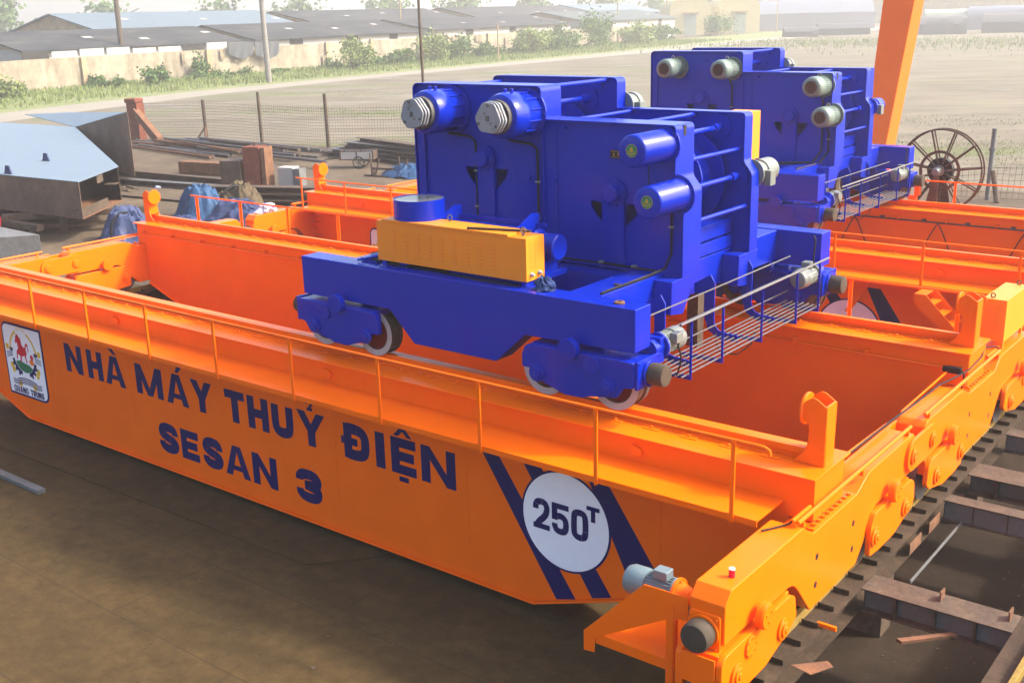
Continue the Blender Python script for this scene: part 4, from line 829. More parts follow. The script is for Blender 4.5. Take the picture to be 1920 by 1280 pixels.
for (ya, yb, lbl) in ((1.18, 1.65, 'wide rusty cross beam nearest the camera between the raised rails'), (4.56, 4.84, 'narrow second cross beam between the raised rails'), (5.77, 6.35, 'wide rusty third cross beam between the raised rails'), (7.95, 8.3, 'thin fourth cross beam between the raised rails, farthest of those in view')):
    mb = MB(); mb.box(-4.635, -2.745, ya, yb, 1.308, 1.327); mb.box(-4.635, -2.745, (ya + yb) / 2 - .10, (ya + yb) / 2 - .08, 1.005, 1.307); mb.box(-4.635, -2.745, ya, yb, .985, 1.004)
    for x in (-4.2, -3.7, -3.2): mb.box(x, x + .02, ya + .02, (ya + yb) / 2 - .105, 1.0045, 1.3075)
    o = solo('cross_beam', mb, 'greysteel' if False else 'rust2', lbl, 'steel beam', (-3.7, (ya + yb) / 2, .985), 'cross beams between the raised rails')
    o2 = emit(MB().box(-4.62, -2.76, (ya + yb) / 2 - .106, (ya + yb) / 2 - .101, 1.01, 1.30), 'web_plate', 'greysteel', o, (-3.7, (ya + yb) / 2, .985))
    if ya < 2:
        for x in (-3.7, -2.86): emit(MB().box(x, x + .02, 1.42, 1.58, 1.3275, 1.46), 'lug', 'rust', o, (-3.7, (ya + yb) / 2, .985))
for (y, lbl) in ((3.05, 'worn number plate hung on the raised rail beam, nearer of two'), (3.9, 'worn number plate hung on the raised rail beam, farther of two')):
    mb = MB(); mb.box(-4.632, -4.622, y, y + .48, 1.02, 1.20); o = solo('number_plate', mb, 'rust', lbl, 'plate', (-4.63, y, 1.02), 'number plates on the rail beam')
mb = MB(); mb.prism([(-4.05, 1.30), (-3.35, 1.0), (-3.32, 1.06), (-4.02, 1.36)], 'y', .93, .98) if False else mb.prism([(-3.95, .62), (-3.45, 1.16), (-3.37, 1.14), (-3.87, .58)], 'z', 1.06, 1.10)
solo('scrap_strip', mb, 'rust', 'loose rusty strip leaning beside the nearest cross beam', 'scrap', (-3.65, .9, 1.06))
mb = MB(); mb.box(-4.72, -4.48, -.06, -.02, 1.336, 1.39); o = solo('orange_strip', mb, 'orange', 'short orange strip lying on the raised rail beam', 'strip', (-4.6, -.04, 1.336))
mb = MB(); mb.prism([(-4.62, -1.05), (-4.3, -.72), (-4.2, -.8), (-4.35, -1.1)], 'z', 1.331, 1.34); solo('scrap_plate', mb, 'rust', 'small rusty plate offcut on the edge of the raised rail beam', 'scrap', (-4.4, -.9, 1.331))
mb = MB(); mb.box(-4.36, -4.34, 2.3, 5.4, .99, 1.03); solo('pale_angle', mb, 'greysteel', 'long pale steel angle running beside the raised rail beam', 'steel angle', (-4.35, 3.8, .99))
for o in (bpy.data.objects['pale_angle'],): pass

# ------------------------------------------------------------------ ground
def sheet(name, pts, z, mat):
    mb = MB(); mb.add([(x, y, z) for x, y in pts], [tuple(range(len(pts)))]); return structure(name, mb, mat)
structure('ground', MB().add([(-950, -60, 0), (260, -60, 0), (260, 1150, 0), (-950, 1150, 0)], [(0, 1, 2, 3)]), 'dirt')
sheet('steel_floor', [(-36, -12), (-5.4, -12), (-5.4, 9.6), (-36, 9.6)], .008, 'plates')
sheet('ground', [(-5.39, -12), (8, -12), (8, 34), (-5.39, 34)], .008, 'bed')
sheet('field', [(-105, 30), (-78, 38.5), (-60, 42), (-45, 44), (-10, 44), (40, 44), (240, 60), (240, 1100), (-120, 1100), (-124, 250), (-119, 185), (-118, 131), (-116, 99), (-112, 73), (-107, 57)], .006, 'loose')
NEAR = [(-98, 30), (-107, 57), (-112, 73), (-116, 99), (-118, 131), (-120, 185), (-126, 260), (-140, 400)]
FAR = [(-107, 30), (-115.5, 57), (-119.5, 76), (-122, 99), (-124.5, 131), (-129, 190), (-137, 262), (-155, 400)]
sheet('road', NEAR + FAR[::-1], .012, 'road')
WALL = [(-133, 30), (-140, 57), (-144.5, 84), (-147, 110), (-152.5, 155), (-157.5, 197), (-163, 262)]
sheet('ground', FAR + [(-170, 400)] + [(x + .2, y) for x, y in WALL[::-1]], .009, 'verge')
mb = MB(); mb.prism([(-24.6, -1.22), (-13.16, -1.0), (-12.4, -.15), (-12.0, 2.2), (-24.6, 2.2)], 'z', .016, .034)
solo('steel_plate', mb, M['plates'], 'long rusty steel plate lying on the floor under the lettered girder', 'steel plate', (-18, .5, .012))
mb = MB(); mb.box(-21.5, -19.6, -2.06, -1.9, .012, .09); solo('steel_bar', mb, 'greysteel', 'grey flat bar lying on the floor at the left edge', 'steel bar', (-20.5, -2, .012))

deb = MB(); rd = random.Random(21)
for k in range(260):
    x = rd.uniform(-24, -6) if k < 200 else rd.uniform(-4.5, -2.8); y = rd.uniform(-7, -1.2) if k < 200 else rd.uniform(-1.5, 5.5); q = rd.uniform(.006, .022) * (1.8 if rd.random() < .05 else 1); n_ = rd.randint(4, 6); a0 = rd.uniform(0, 6)
    P = [(x + q * rd.uniform(.6, 1.3) * math.cos(a0 + 6.283 * i / n_) * rd.uniform(.7, 1.8), y + q * rd.uniform(.6, 1.3) * math.sin(a0 + 6.283 * i / n_)) for i in range(n_)]
    deb.prism(P, 'z', .0085, .0085 + q * rd.uniform(.2, .8))
stuff('grit', deb, 'rust2', 'scattered grit and small steel chips on the floor', 'grit')

# ------------------------------------------------------------------ yard things at left
def boxrot(cx, cy, z0, L, W, H, ang, mb=None):
    mb = mb or MB(); c, s = math.cos(ang), math.sin(ang)
    vs = []
    for x in (-L / 2, L / 2):
        for y in (-W / 2, W / 2):
            for z in (0, H): vs.append((cx + x * c - y * s, cy + x * s + y * c, z0 + z))
    return mb.add(vs, [(0, 1, 3, 2), (4, 6, 7, 5), (0, 4, 5, 1), (2, 3, 7, 6), (0, 2, 6, 4), (1, 5, 7, 3)])
def vplate(a, b, za0, za1, zb0, zb1, th=.03, mb=None):
    mb = mb or MB(); d = Vector((b[0] - a[0], b[1] - a[1], 0)).normalized(); n = Vector((-d.y, d.x, 0)) * th
    P = [(a[0], a[1], za0), (b[0], b[1], zb0), (b[0], b[1], zb1), (a[0], a[1], za1)]
    return mb.add(P + [(p[0] + n.x, p[1] + n.y, p[2]) for p in P], [(0, 1, 2, 3), (7, 6, 5, 4), (0, 4, 5, 1), (1, 5, 6, 2), (2, 6, 7, 3), (3, 7, 4, 0)])
g = Thing('box_girder_section', (-60, 22, 0.95), 'big unfinished steel box girder with pale blue notched top, standing on dark trestles', 'steel girder')
Np, Tp, Vp = (-42.03, 12.99), (-44.9, 16.74), (-64.8, 26.8); E1 = (-54.0, 23.5)
mb = MB(); mb.prism([Np, Tp, Vp, (-72.5, 26.3), (-84, 19), (-86, 9.4)], 'z', 2.47, 2.5); top = g.part('top_plate', mb, 'primer')
q = [(Vp[0], Vp[1], 2.5), (E1[0], E1[1], 4.06), (-60.5, 27.3, 3.45), (-71, 30.2, 2.9), (-75, 29.3, 2.7)]
mb = MB(); mb.add(q + [(a, b, c_ - .03) for a, b, c_ in q], [(0, 1, 2, 3, 4), (9, 8, 7, 6, 5)] + [(i, (i + 1) % 5, 5 + (i + 1) % 5, 5 + i) for i in range(5)]); g.part('arm_top_plate', mb, 'primer')
g.part('arm_web', vplate(Vp, E1, .62, 2.46, .62, 4.02), 'rustweb')
g.part('arm_web', vplate((-60.5, 27.3), (-71, 30.2), .62, 3.40, .62, 2.84), 'rust')
g.part('arm_bottom_plate', MB().prism([Vp, E1, (-60.5, 27.3), (-71, 30.2)], 'z', .58, .61), 'rust2')
g.part('side_web', vplate((-86, 9.45), (Np[0] - .05, Np[1] + .02), .98, 2.465, .98, 2.465), 'rustweb')
g.part('side_web', vplate((Tp[0] - .06, Tp[1]), Vp, .98, 2.465, .62, 2.465), 'rust2')
g.part('bottom_plate', MB().prism([Np, Tp, Vp, (-72.5, 26.3), (-84, 19), (-86, 9.4)], 'z', .95, .975), 'rust')
dxy = Vector((-.92, .30)); 
for k, d in enumerate((.15, 3.2)):
    a = (Np[0] - d * .98, Np[1] - d * .02); b = (Tp[0] - d * .88, Tp[1] + d * .44)
    if k: g.part('diaphragm', vplate(a, b, .98, 2.46, .98, 2.46), 'dark')
    else:
        for f0, f1 in ((.02, .14), (.86, .98)):
            pa = (a[0] + (b[0] - a[0]) * f0, a[1] + (b[1] - a[1]) * f0); pb = (a[0] + (b[0] - a[0]) * f1, a[1] + (b[1] - a[1]) * f1); g.part('stiffener', vplate(pa, pb, 1.75 if f0 > .5 else 1.3, 1.78 if f0 > .5 else 1.34, 1.75 if f0 > .5 else 1.3, 1.78 if f0 > .5 else 1.34, .5), 'rust2')
        g.part('stiffener', vplate((a[0] + (b[0] - a[0]) * .05, a[1] + (b[1] - a[1]) * .05), (a[0] + (b[0] - a[0]) * .65, a[1] + (b[1] - a[1]) * .65), .98, 1.35, .98, 1.35), 'rust2')
        g.part('stiffener', vplate((a[0] + (b[0] - a[0]) * .45, a[1] + (b[1] - a[1]) * .45), (a[0] + (b[0] - a[0]) * .60, a[1] + (b[1] - a[1]) * .60), 2.1, 2.46, 2.1, 2.46), 'rust2')
for x, y in ((-50, 16.2), (-56, 24.2), (-47.2, 12.8)):
    mb = MB(); mb.prism([(x - .3, 2.501), (x + .3, 2.501), (x + .14, 2.86), (x - .14, 2.86)], 'y', y, y + .06); g.part('lifting_lug', mb, 'tarp2')
for i, (x, y, L, a, lbl) in enumerate(((-44.5, 14.2, 6, .9, 'dark steel trestle under the open end of the box girder'), (-50, 14.8, 6, 1.3, 'dark steel trestle under the middle of the box girder'), (-57, 19, 9, 1.3, 'dark steel trestle deep under the box girder'))):
    mb = boxrot(x, y, .68, L, .35, .265, a)
    for s in (-.42, -.1, .42): boxrot(x + s * L * math.cos(a), y + s * L * math.sin(a), 0.008, .3, .3, .67, a, mb)
    boxrot(x, y, .25, L, .15, .15, a, mb); solo('trestle', mb, 'rust2', lbl, 'trestle', (x, y, 0), 'trestles under the box girder')
mb = boxrot(-47.6, 11.9, .45, 7.5, .3, .25, .05)
for s in (-3.4, -1.2, 1, 3.4): boxrot(-47.6 + s, 11.9, 0.008, .2, .25, .44, 0, mb)
solo('trestle', mb, 'rust2', 'low dark steel bench in front of the box girder', 'trestle', (-47.6, 11.9, 0), 'trestles under the box girder')
ch = Thing('plastic_chair', (-46.2, 11.2, 0), 'red plastic chair standing by the box girder trestles', 'chair')
mb = MB(); mb.box(-46.45, -45.95, 10.95, 11.45, .42, .46); ch.part('seat', mb, 'chair', bevel=.02)
mb = MB(); mb.tube([(-46.45, 11.43, .45), (-46.48, 11.5, .85), (-46.35, 11.52, .98), (-46.05, 11.52, .98), (-45.92, 11.5, .85), (-45.95, 11.43, .45)], .03); mb.tube([(-46.3, 11.45, .46), (-46.3, 11.52, .97)], .025); mb.tube([(-46.1, 11.45, .46), (-46.1, 11.52, .97)], .025); ch.part('backrest', mb, 'chair')
for x in (-46.42, -45.98):
    for y in (10.98, 11.42): ch.part('leg', MB().cyl((x, y, .42), (x, y, .01), .03, n=8), 'chair')
mb = MB(); mb.prism([(-37.13, 8.32), (-38.9, 6.0), (-44.8, 6.2), (-43.0, 8.5)], 'z', .3, 1.6); solo('steel_box', mb, 'greysteel', 'plain grey steel box section at the far left edge', 'steel box', (-40, 7.5, .3), bevel=.02)
mb = MB(); mb.box(-42, -41.6, 6.4, 7.9, .008, .299); mb.box(-39.4, -39.0, 6.4, 7.9, .008, .299); solo('timber_bearer', mb, 'rust2', 'pair of dark bearers under the grey steel box', 'bearer', (-40.5, 7.2, 0))

def crumple(cx, cy, rx, ry, h, seed, n=40, fold=.5):
    """a sheet thrown over lumps: sharp creases, flat slumped skirts"""
    mb = MB(); N = n; vs = []; fs = []
    rq = random.Random(int(seed * 100)); L = [(rq.uniform(-.45, .45), rq.uniform(-.45, .45), rq.uniform(.35, .85), rq.uniform(.38, .6)) for _ in range(5)] + [(0, 0, .8, .72)]
    for j in range(N + 1):
        for i in range(N + 1):
            u = -1 + 2 * i / N; v = -1 + 2 * j / N; ru = math.hypot(u, v)
            z = 0
            for (a, b_, hh, w_) in L: z = max(z, hh * math.exp(-(((u - a) ** 2 + (v - b_) ** 2) / w_ ** 2) ** 2.6))
            ang = math.atan2(v, u); p = Vector((u * 2.3 + seed, v * 2.3, seed))
            cr = 1 - abs(noise.noise(p) * 2); cr2 = 1 - abs(noise.noise(p * 2.3) * 2); rad = abs(math.sin(ang * 5 + 3 * noise.noise(p * .6)))
            z = z * (1 + .18 * fold * (cr - .5)) + fold * .10 * (cr2 - .5) * (.2 + z) - fold * .16 * rad * min(1, ru * 1.3) * z
            k = 1 + .12 * noise.noise(Vector((math.cos(ang) * 2, math.sin(ang) * 2, seed)))
            vs.append((cx + u * rx * k, cy + v * ry * k, .008 + max(0, h * z - .03) + (.015 if z > .02 else 0)))
    keep = set()
    for j in range(N):
        for i in range(N):
            q = (j * (N + 1) + i, j * (N + 1) + i + 1, (j + 1) * (N + 1) + i + 1, (j + 1) * (N + 1) + i)
            if max(vs[k][2] for k in q) > .03: fs.append(q)
    return mb.add(vs, fs)
def tarpthing(nm, cx, cy, rx, ry, h, seed, mat, lbl, fold=.6): return solo(nm, crumple(cx, cy, rx, ry, h, seed, 44, fold), mat, lbl, 'tarpaulin', (cx, cy, 0), 'blue tarpaulin bundles', smooth=25)
tarpthing('tarpaulin_bundle', -41.0, 14.3, 1.5, 1.3, 1.55, 1.3, 'tarp2', 'faded blue tarpaulin bundle with grey folds, left of the nearest far buffer stop', 1.2)
tarpthing('tarpaulin_bundle', -40.4, 16.6, 1.6, 1.1, .8, 5.1, 'tarp2', 'low dull tarpaulin mound showing just past the nearest far buffer stop', 1.0)
tarpthing('tarpaulin_bundle', -42.9, 19.5, 1.5, 1.3, 1.7, 2.2, 'tarp', 'tall bright blue tarpaulin bundle behind the thin orange handrail', 1.2)
tarpthing('tarpaulin_bundle', -41.0, 20.0, 2.2, 1.3, 1.0, 9.4, 'tarp2', 'low dull blue tarpaulin mound in front of the tall bright one', 1.2)
tarpthing('tarpaulin_bundle', -43.4, 33.9, 1.5, 1.1, .85, 6.6, 'tarp', 'small blue tarpaulin heap beside the dark beam stack and the front trolley', .9)
solo('netting_heap', crumple(-42.4, 21.4, 1.4, 1.2, 1.6, 4.4, 44, 1.4), 'olive', 'olive brown netting heap beside the tall blue tarpaulin', 'netting', (-42.4, 21.4, 0), smooth=25)
for k, (x, y, rx, h, lbl) in enumerate(((-41.0, 14.3, .8, 1.15, 'dark webbing strap thrown over the faded tarpaulin bundle, left one'), (-40.75, 14.0, .7, 1.12, 'dark webbing strap thrown over the faded tarpaulin bundle, right one'), (-42.2, 20.9, .75, 1.2, 'dark webbing strap thrown over the netting heap'))):
    mb = MB(); P = [(x + (q * .12 if k % 2 else -q * .2), y - rx * math.cos(math.pi * (q + 1) / 2) * -1, h * math.sin(math.pi * (q + 1) / 2) ** .6 + .06) for q in [i / 8 for i in range(-8, 9)]]
    mb.tube([(a_ + .25 * q_, b_, c_) for q_, (a_, b_, c_) in enumerate([(p[0], p[1], p[2]) for p in P][::4])] if False else P, .055, 6); solo('strap', mb, 'black', lbl, 'strap', (x, y, 0), 'straps over the bundles')

# rusty steel columns and beams
mb = MB(); boxrot(-47.1, 24.9, .006, 1.15, 1.1, 1.72, .4, mb); solo('rusty_box', mb, 'rust2', 'dark brown steel box standing left of the taller red column', 'steel box', (-47.1, 24.9, 0), bevel=.02)
t = Thing('rusty_column', (-46, 25.6, 0), 'tall red brown steel column with an orange flange standing in the yard', 'steel column')
mb = MB(); boxrot(-46.05, 25.4, .006, .9, 1.0, 2.42, .42, mb); t.part('shaft', mb, 'rustred', bevel=.01)
mb = MB(); boxrot(-45.45, 25.65, .006, .24, .95, 2.38, .42, mb); t.part('flange', mb, 'rust', bevel=.01)
mb = MB(); mb.cyl((-46.1, 25.5, 2.43), (-46.1, 25.5, 2.6), .08); t.part('stub', mb, 'rust2')
mb = MB(); boxrot(-44.6, 26.3, .006, .9, .7, 1.35, .3, mb); w_ = solo('machine_cabinet', mb, 'panel', 'small off white machine cabinet right of the red column', 'cabinet', (-44.6, 26.3, 0), bevel=.03)
emit(boxrot(-43.9, 26.4, .1, .4, .66, 1.2, .3), 'door', 'greysteel', w_, (-44.6, 26.3, 0))
mb = MB(); boxrot(-54.4, 28.7, .006, 4.0, .7, .72, .19, mb); solo('rusty_beam', mb, 'rust', 'short thick rusty box beam lying left of the red column', 'steel beam', (-54.4, 28.7, 0), bevel=.03)
def ibeam(a, b, z, h, wd, mat, lbl, group):
    a = Vector((*a, z)); b = Vector((*b, z)); d = (b - a); L = d.length; ang = math.atan2(d.y, d.x); c = (a + b) / 2
    mb = boxrot(c.x, c.y, z, L, wd, h * .12, ang); boxrot(c.x, c.y, z + h * .1205, L, wd * .16, h * .759, ang, mb); boxrot(c.x, c.y, z + h * .88, L, wd, h * .12, ang, mb)
    return solo('steel_beam', mb, mat, lbl, 'steel beam', (c.x, c.y, z), group)
GB = 'dark steel beams lying in the yard'
ibeam((-66, 25.5), (-48.5, 26.4), .006, .35, .4, 'rust2', 'long low dark beam on the ground left of the red column, farther of two', GB)
ibeam((-60, 23.2), (-47.5, 25.0), .006, .3, .5, 'pipe', 'long low grey beam on the ground left of the red column, nearer of two', GB)
ibeam((-56, 20.6), (-47, 21.6), .006, .1, .3, 'rust2', 'thin dark bar lying on bare ground behind the left buffer stop', GB)
for k in range(3): ibeam((-45.6 + .1 * k, 21.7 + .15 * k), (-38.5, 24.9 + .1 * k), .006 + .3 * k, .295, .9 - .1 * k, 'rust2', ('bottom', 'middle', 'top')[k] + ' dark slab of the stack in front of the red column', GB)
for k in range(5):
    ibeam((-55.2 + .7 * k, 39.2 - .45 * (k % 2)), (-42.5, 37.0 + .5 * (k % 2)), .006 + .24 * k, .235, 1.5 - .2 * k, 'pipe' if k % 2 else 'rust2', ('lowest', 'second lowest', 'middle', 'second highest', 'topmost')[k] + ' dark beam in the stack beside the front trolley frame', GB)
# pipes
rr = random.Random(5)
WHERE = ['at the far edge', 'near the far edge', 'in the middle', 'near the front', 'at the front edge']
for k in range(30):
    ly = 0 if k < 18 else (1 if k < 26 else 2); f = rr.random()
    y0 = (39.4 - k * .26) if ly == 0 else (38.9 - (k - 18) * .5 if ly == 1 else 37.6 - (k - 26) * .6)
    x0 = -73 + rr.uniform(-2, 7) + ly * 2; L = rr.uniform(8, 15); a = rr.uniform(-.20, .0) - .03 * ly; r_ = rr.uniform(.06, .125)
    z = .006 + r_ + ly * .26; p0 = (x0, y0 + rr.uniform(-.2, .2), z); p1 = (x0 + L * math.cos(a), y0 + L * math.sin(a), z + rr.uniform(-.0, .10))
    n_ = 16; mb = MB(); mb.cyl(p0, p1, r_, n=n_)
    solo('steel_pipe', mb, ('pipe', 'pipe', 'pipe', 'rust2', 'pipe', 'rust')[k % 6], 'one of the long dark steel pipes in the loose pile below the wire fence', 'pipe', ((p0[0] + p1[0]) / 2, (p0[1] + p1[1]) / 2, p0[2] - r_), 'long steel pipes piled below the fence')
# ground litter in the yard
for k, (x, y, c_, lb) in enumerate(((-52.5, 23.8, 'bag', 'scrap of white plastic on the bare yard ground, nearer of two'), (-57, 27.0, 'bag', 'scrap of white plastic on the bare yard ground, farther of two'))): solo('litter', blob(x, y, .006, .2, .15, .12, k + 3, 8, .8), c_, lb, 'litter', (x, y, 0), 'plastic scraps', smooth=0)
solo('rubble_heap', blob(-53.6, 22.6, .006, .9, .35, .18, 12, 14, .9), 'dirt', 'little heap of brown rubble on the yard ground', 'rubble', (-53.6, 22.6, 0), smooth=0)
# handcart
t = Thing('handcart', (-48.6, 35.2, 0), 'small two wheeled handcart with white sides standing before the dark beam stack', 'handcart')
ang = .55; ca, sa = math.cos(ang), math.sin(ang)
def hc(x, y, z): return (-48.6 + x * ca - y * sa, 35.2 + x * sa + y * ca, z)
def hbox(mb, x0, x1, y0, y1, z0, z1): return mb.add([hc(x, y, z) for x in (x0, x1) for y in (y0, y1) for z in (z0, z1)], [(0, 1, 3, 2), (4, 6, 7, 5), (0, 4, 5, 1), (2, 3, 7, 6), (0, 2, 6, 4), (1, 5, 7, 3)])
mb = MB(); hbox(mb, -1.0, 1.0, -.5, .5, .48, .53); hbox(mb, -1.05, -1.0, -.5, .5, .5, 1.0); hbox(mb, 1.0, 1.05, -.5, .5, .5, 1.0); hbox(mb, -1.05, 1.05, -.54, -.5, .98, 1.04); hbox(mb, -1.05, 1.05, .5, .54, .98, 1.04)
for x in (-1, -.02, .98): hbox(mb, x, x + .07, -.54, -.5, .48, .98)
t.part('frame', mb, 'rust2')
for s in (-1, 1):
    for a, b in ((-.92, -.03), (.06, .97)): t.part('side_panel', hbox(MB(), a, b, s * .52 - .012, s * .52 + .012, .55, .97), 'panel')
    mb = MB(); 
    mb.tube([hc(.15 + .34 * math.cos(R(a)), s * .62, .35 + .34 * math.sin(R(a))) for a in range(0, 361, 15)], .03, 6); wl = t.part('wheel', mb, 'black')
    mb = MB()
    for a in range(0, 180, 30): mb.tube([hc(.15 + .33 * math.cos(R(a)), s * .62, .35 + .33 * math.sin(R(a))), hc(.15 - .33 * math.cos(R(a)), s * .62, .35 - .33 * math.sin(R(a)))], .01, 4)
    t.part('spokes', mb, 'steel', wl)
mb = MB(); mb.tube([hc(-1.0, -.4, .6), hc(-2.0, -.35, .5), hc(-2.0, .35, .5), hc(-1.0, .4, .6)], .03, 6); t.part('handle', mb, 'rust2')
t = Thing('steel_rack', (-44.7, 33.2, 0), 'low rusty rack with upright rods in front of the beam stack', 'rack')
mb = MB(); boxrot(-44.2, 33.3, .35, 2.2, .2, .12, .2, mb); boxrot(-44.4, 32.8, .006, 2.2, .1, .1, .2, mb); t.part('bar', mb, 'rust2')
for x, y, h, l in ((-45.3, 33.0, 1.25, -.2), (-45.2, 33.15, .9, .25), (-43.5, 33.4, 1.1, -.15), (-43.3, 33.5, 1.0, .2), (-44.9, 32.7, .4, 0)): t.part('upright', MB().cyl((x, y, .006), (x + l, y + .1, h), .05, n=8), 'rust2')

# ------------------------------------------------------------------ fences
def fence(name, lbl, posts, mesh_pts, z0, z1, step, sag=.0):
    t = Thing(name, (*mesh_pts[0], 0), lbl, 'fence', 'wire mesh fences')
    for (x, y, h, r_, mat) in posts: t.part('post', MB().cyl((x, y, .006), (x - .05, y, h), r_, r_ * .9, n=10), mat)
    mb = MB(); th = .009
    for (a, b) in zip(mesh_pts, mesh_pts[1:]):
        A = Vector((*a, 0)); B_ = Vector((*b, 0)); L = (B_ - A).length; d = (B_ - A) / L; ang = math.atan2(d.y, d.x)
        n_ = int(L / step)
        for i in range(n_):
            p = A + d * (i * step); k = noise.noise(Vector((p.x * .3, p.y * .3, 0))) * sag
            mb.add([(p.x - th, p.y, z0), (p.x + th, p.y, z0), (p.x + th + k * .3, p.y, z1 + k), (p.x - th + k * .3, p.y, z1 + k)], [(0, 1, 2, 3)])
        for j in range(int((z1 - z0) / step) + 1):
            z = z0 + j * step; m_ = max(2, int(L / 2))
            for i in range(m_):
                p = A + d * (L * i / m_); q = A + d * (L * (i + 1) / m_); f = (z - z0) / (z1 - z0)
                k0 = noise.noise(Vector((p.x * .3, p.y * .3, 0))) * sag * f; k1 = noise.noise(Vector((q.x * .3, q.y * .3, 0))) * sag * f
                mb.add([(p.x, p.y, z - th + k0), (q.x, q.y, z - th + k1), (q.x, q.y, z + th + k1), (p.x, p.y, z + th + k0)], [(0, 1, 2, 3)])
    t.part('wire_mesh', mb, 'wire', smooth=0)
    return t
ft = fence('wire_fence', 'rusty wire mesh fence with leaning posts behind the pipe pile', [(-70.57, 40.9, 2.95, .14, 'rust2'), (-64.2, 40.9, 3.65, .12, 'rust2'), (-57.95, 41.5, 3.65, .13, 'rust2'), (-52.2, 44.7, 2.9, .12, 'rust2')],
      [(-75.6, 38.7), (-70.6, 40.9), (-64.2, 40.9), (-57.95, 41.5), (-52.2, 44.6), (-40, 44.6)], .1, 2.9, .2, .2)
for dx in (-1, 1): ft.part('stay', MB().cyl((-70.57, 40.9, 1.0), (-70.57 + dx * .55, 40.4, .01), .06, n=6), 'rust')
t = Thing('anchor_post', (-75.6, 38.5, 0), 'thick rusty steel post with a diagonal brace at the left end of the wire fence', 'post')
mb = MB(); boxrot(-75.7, 38.5, .006, .95, .9, 2.75, .3, mb); t.part('shaft', mb, 'rustred', bevel=.03)
mb = MB(); boxrot(-75.75, 38.45, 2.757, 1.05, 1.0, .35, .3, mb); t.part('head', mb, 'rustred', bevel=.1)
mb = MB(); mb.prism([(-75.3, 1.9), (-75.3, 2.4), (-72.6, .35), (-72.6, .01), (-73.2, .01)], 'y', 38.0, 38.5); t.part('brace', mb, 'rust')
f2 = fence('wire_fence', 'sagging wire net fence beside the cable reel at right', [(-6.5, 41.5, 2.2, .05, 'greysteel')], [(-17, 40.6), (-14.1, 40.9), (-8, 41.5), (6, 42.5)], .1, 1.35, .25, .5)
t = Thing('fence_post', (-14.15, 40.9, 0), 'grey steel fence post with a dark brace right of the cable reel', 'post')
t.part('shaft', MB().cyl((-14.15, 40.9, .006), (-14.1, 40.9, 3.2), .1, n=12), 'greysteel'); t.part('collar', MB().cyl((-14.12, 40.9, 2.2), (-14.12, 40.9, 2.35), .14, n=12), 'greysteel'); t.part('stay', MB().cyl((-13.95, 40.7, 1.35), (-13.55, 40.3, .01), .12, n=8), 'rust2')
mb = MB(); mb.cyl((-51.9, 44.9, .006), (-52.1, 44.9, 12.5), .10, .085, n=12); solo('steel_pole', mb, 'rust2', 'tall thin dark steel pole rising behind the front trolley frame', 'pole', (-51.9, 44.9, 0))

# ------------------------------------------------------------------ cable reel
t = Thing('cable_reel', (-10.95, 20.75, 2.89), 'large brown spoked cable reel standing behind the rear crane at right', 'cable reel')
cx, cy, cz = -10.15, 20.95, 4.05
def circ3(r, y, n=48): return [(cx + r * math.cos(2 * math.pi * i / n), y, cz + r * math.sin(2 * math.pi * i / n)) for i in range(n + 1)]
for y in (cy - .12, cy + .12): t.part('rim', MB().tube(circ3(1.17, y), .026, 8), 'rust2')
mb = MB(); mb.lathe((cx, cy - .14, cz), (0, 1, 0), [(0, .50), (0, .58), (.04, .58), (.04, .50)], 40); t.part('inner_ring', mb, 'rust2')
for k in range(11):
    a = 2 * math.pi * k / 11 + .12
    for y in (cy - .12,):
        mb = MB(); mb.tube([(cx + .2 * math.cos(a), y, cz + .2 * math.sin(a)), (cx + 1.16 * math.cos(a), y, cz + 1.16 * math.sin(a))], .03, 6); t.part('spoke', mb, 'rust2')
for k in range(11):
    a = 2 * math.pi * k / 11 + .12; mb = MB(); mb.tube([(cx + .2 * math.cos(a), cy + .12, cz + .2 * math.sin(a)), (cx + 1.16 * math.cos(a), cy + .12, cz + 1.16 * math.sin(a))], .022, 6); t.part('spoke', mb, 'rust2')
t.part('cable_drum', MB().cyl((cx, cy - .10, cz), (cx, cy + .10, cz), .36, n=36), 'black')
mb = MB(); mb.lathe((cx - .02, cy - .12, cz), (0, -1, 0), [(0, .16), (.05, .16), (.05, .11), (.28, .11), (.32, .08), (.32, .01)], 24); t.part('gear_motor', mb, 'silver')
mb = MB(); mb.prism([(cx - .3, 2.90), (cx + .05, 2.90), (cx + .05, 3.9), (cx - .08, 4.0)], 'y', cy - .36, cy - .32); mb.prism([(cx - .3, 2.90), (cx + .3, 2.90), (cx + .08, 3.95), (cx - .08, 3.95)], 'y', cy + .2, cy + .24); mb.box(cx - .4, cx + .35, cy - .4, cy + .3, 2.892, 2.93); t.part('stand', mb, 'rust2')
mb = MB(); mb.box(cx - .72, cx - .5, cy - .5, cy - .3, 2.892, 3.35); mb.box(cx - .55, cx - .42, cy - .5, cy - .3, 3.352, 3.75); t.part('orange_bracket', mb, 'orange')

# ------------------------------------------------------------------ gantry leg
t = Thing('gantry_leg', (-19.3, 40.6, 0), 'tall leaning orange leg of a gantry behind the rear trolley', 'gantry leg')
mb = MB()
vs = []
for z, a, b in ((.45, -19.81, -18.86), (16.0, -18.67, -16.84)): vs += [(a, 40, z), (b, 40, z), (b, 41.3, z), (a, 41.3, z)]
mb.add(vs, [(3, 2, 1, 0), (4, 5, 6, 7), (0, 1, 5, 4), (1, 2, 6, 5), (2, 3, 7, 6), (3, 0, 4, 7)])
t.part('column', mb, 'orange', bevel=.02)
t.part('base', MB().box(-20.2, -18.4, 39.7, 41.6, .006, .449), 'orange', bevel=.02)

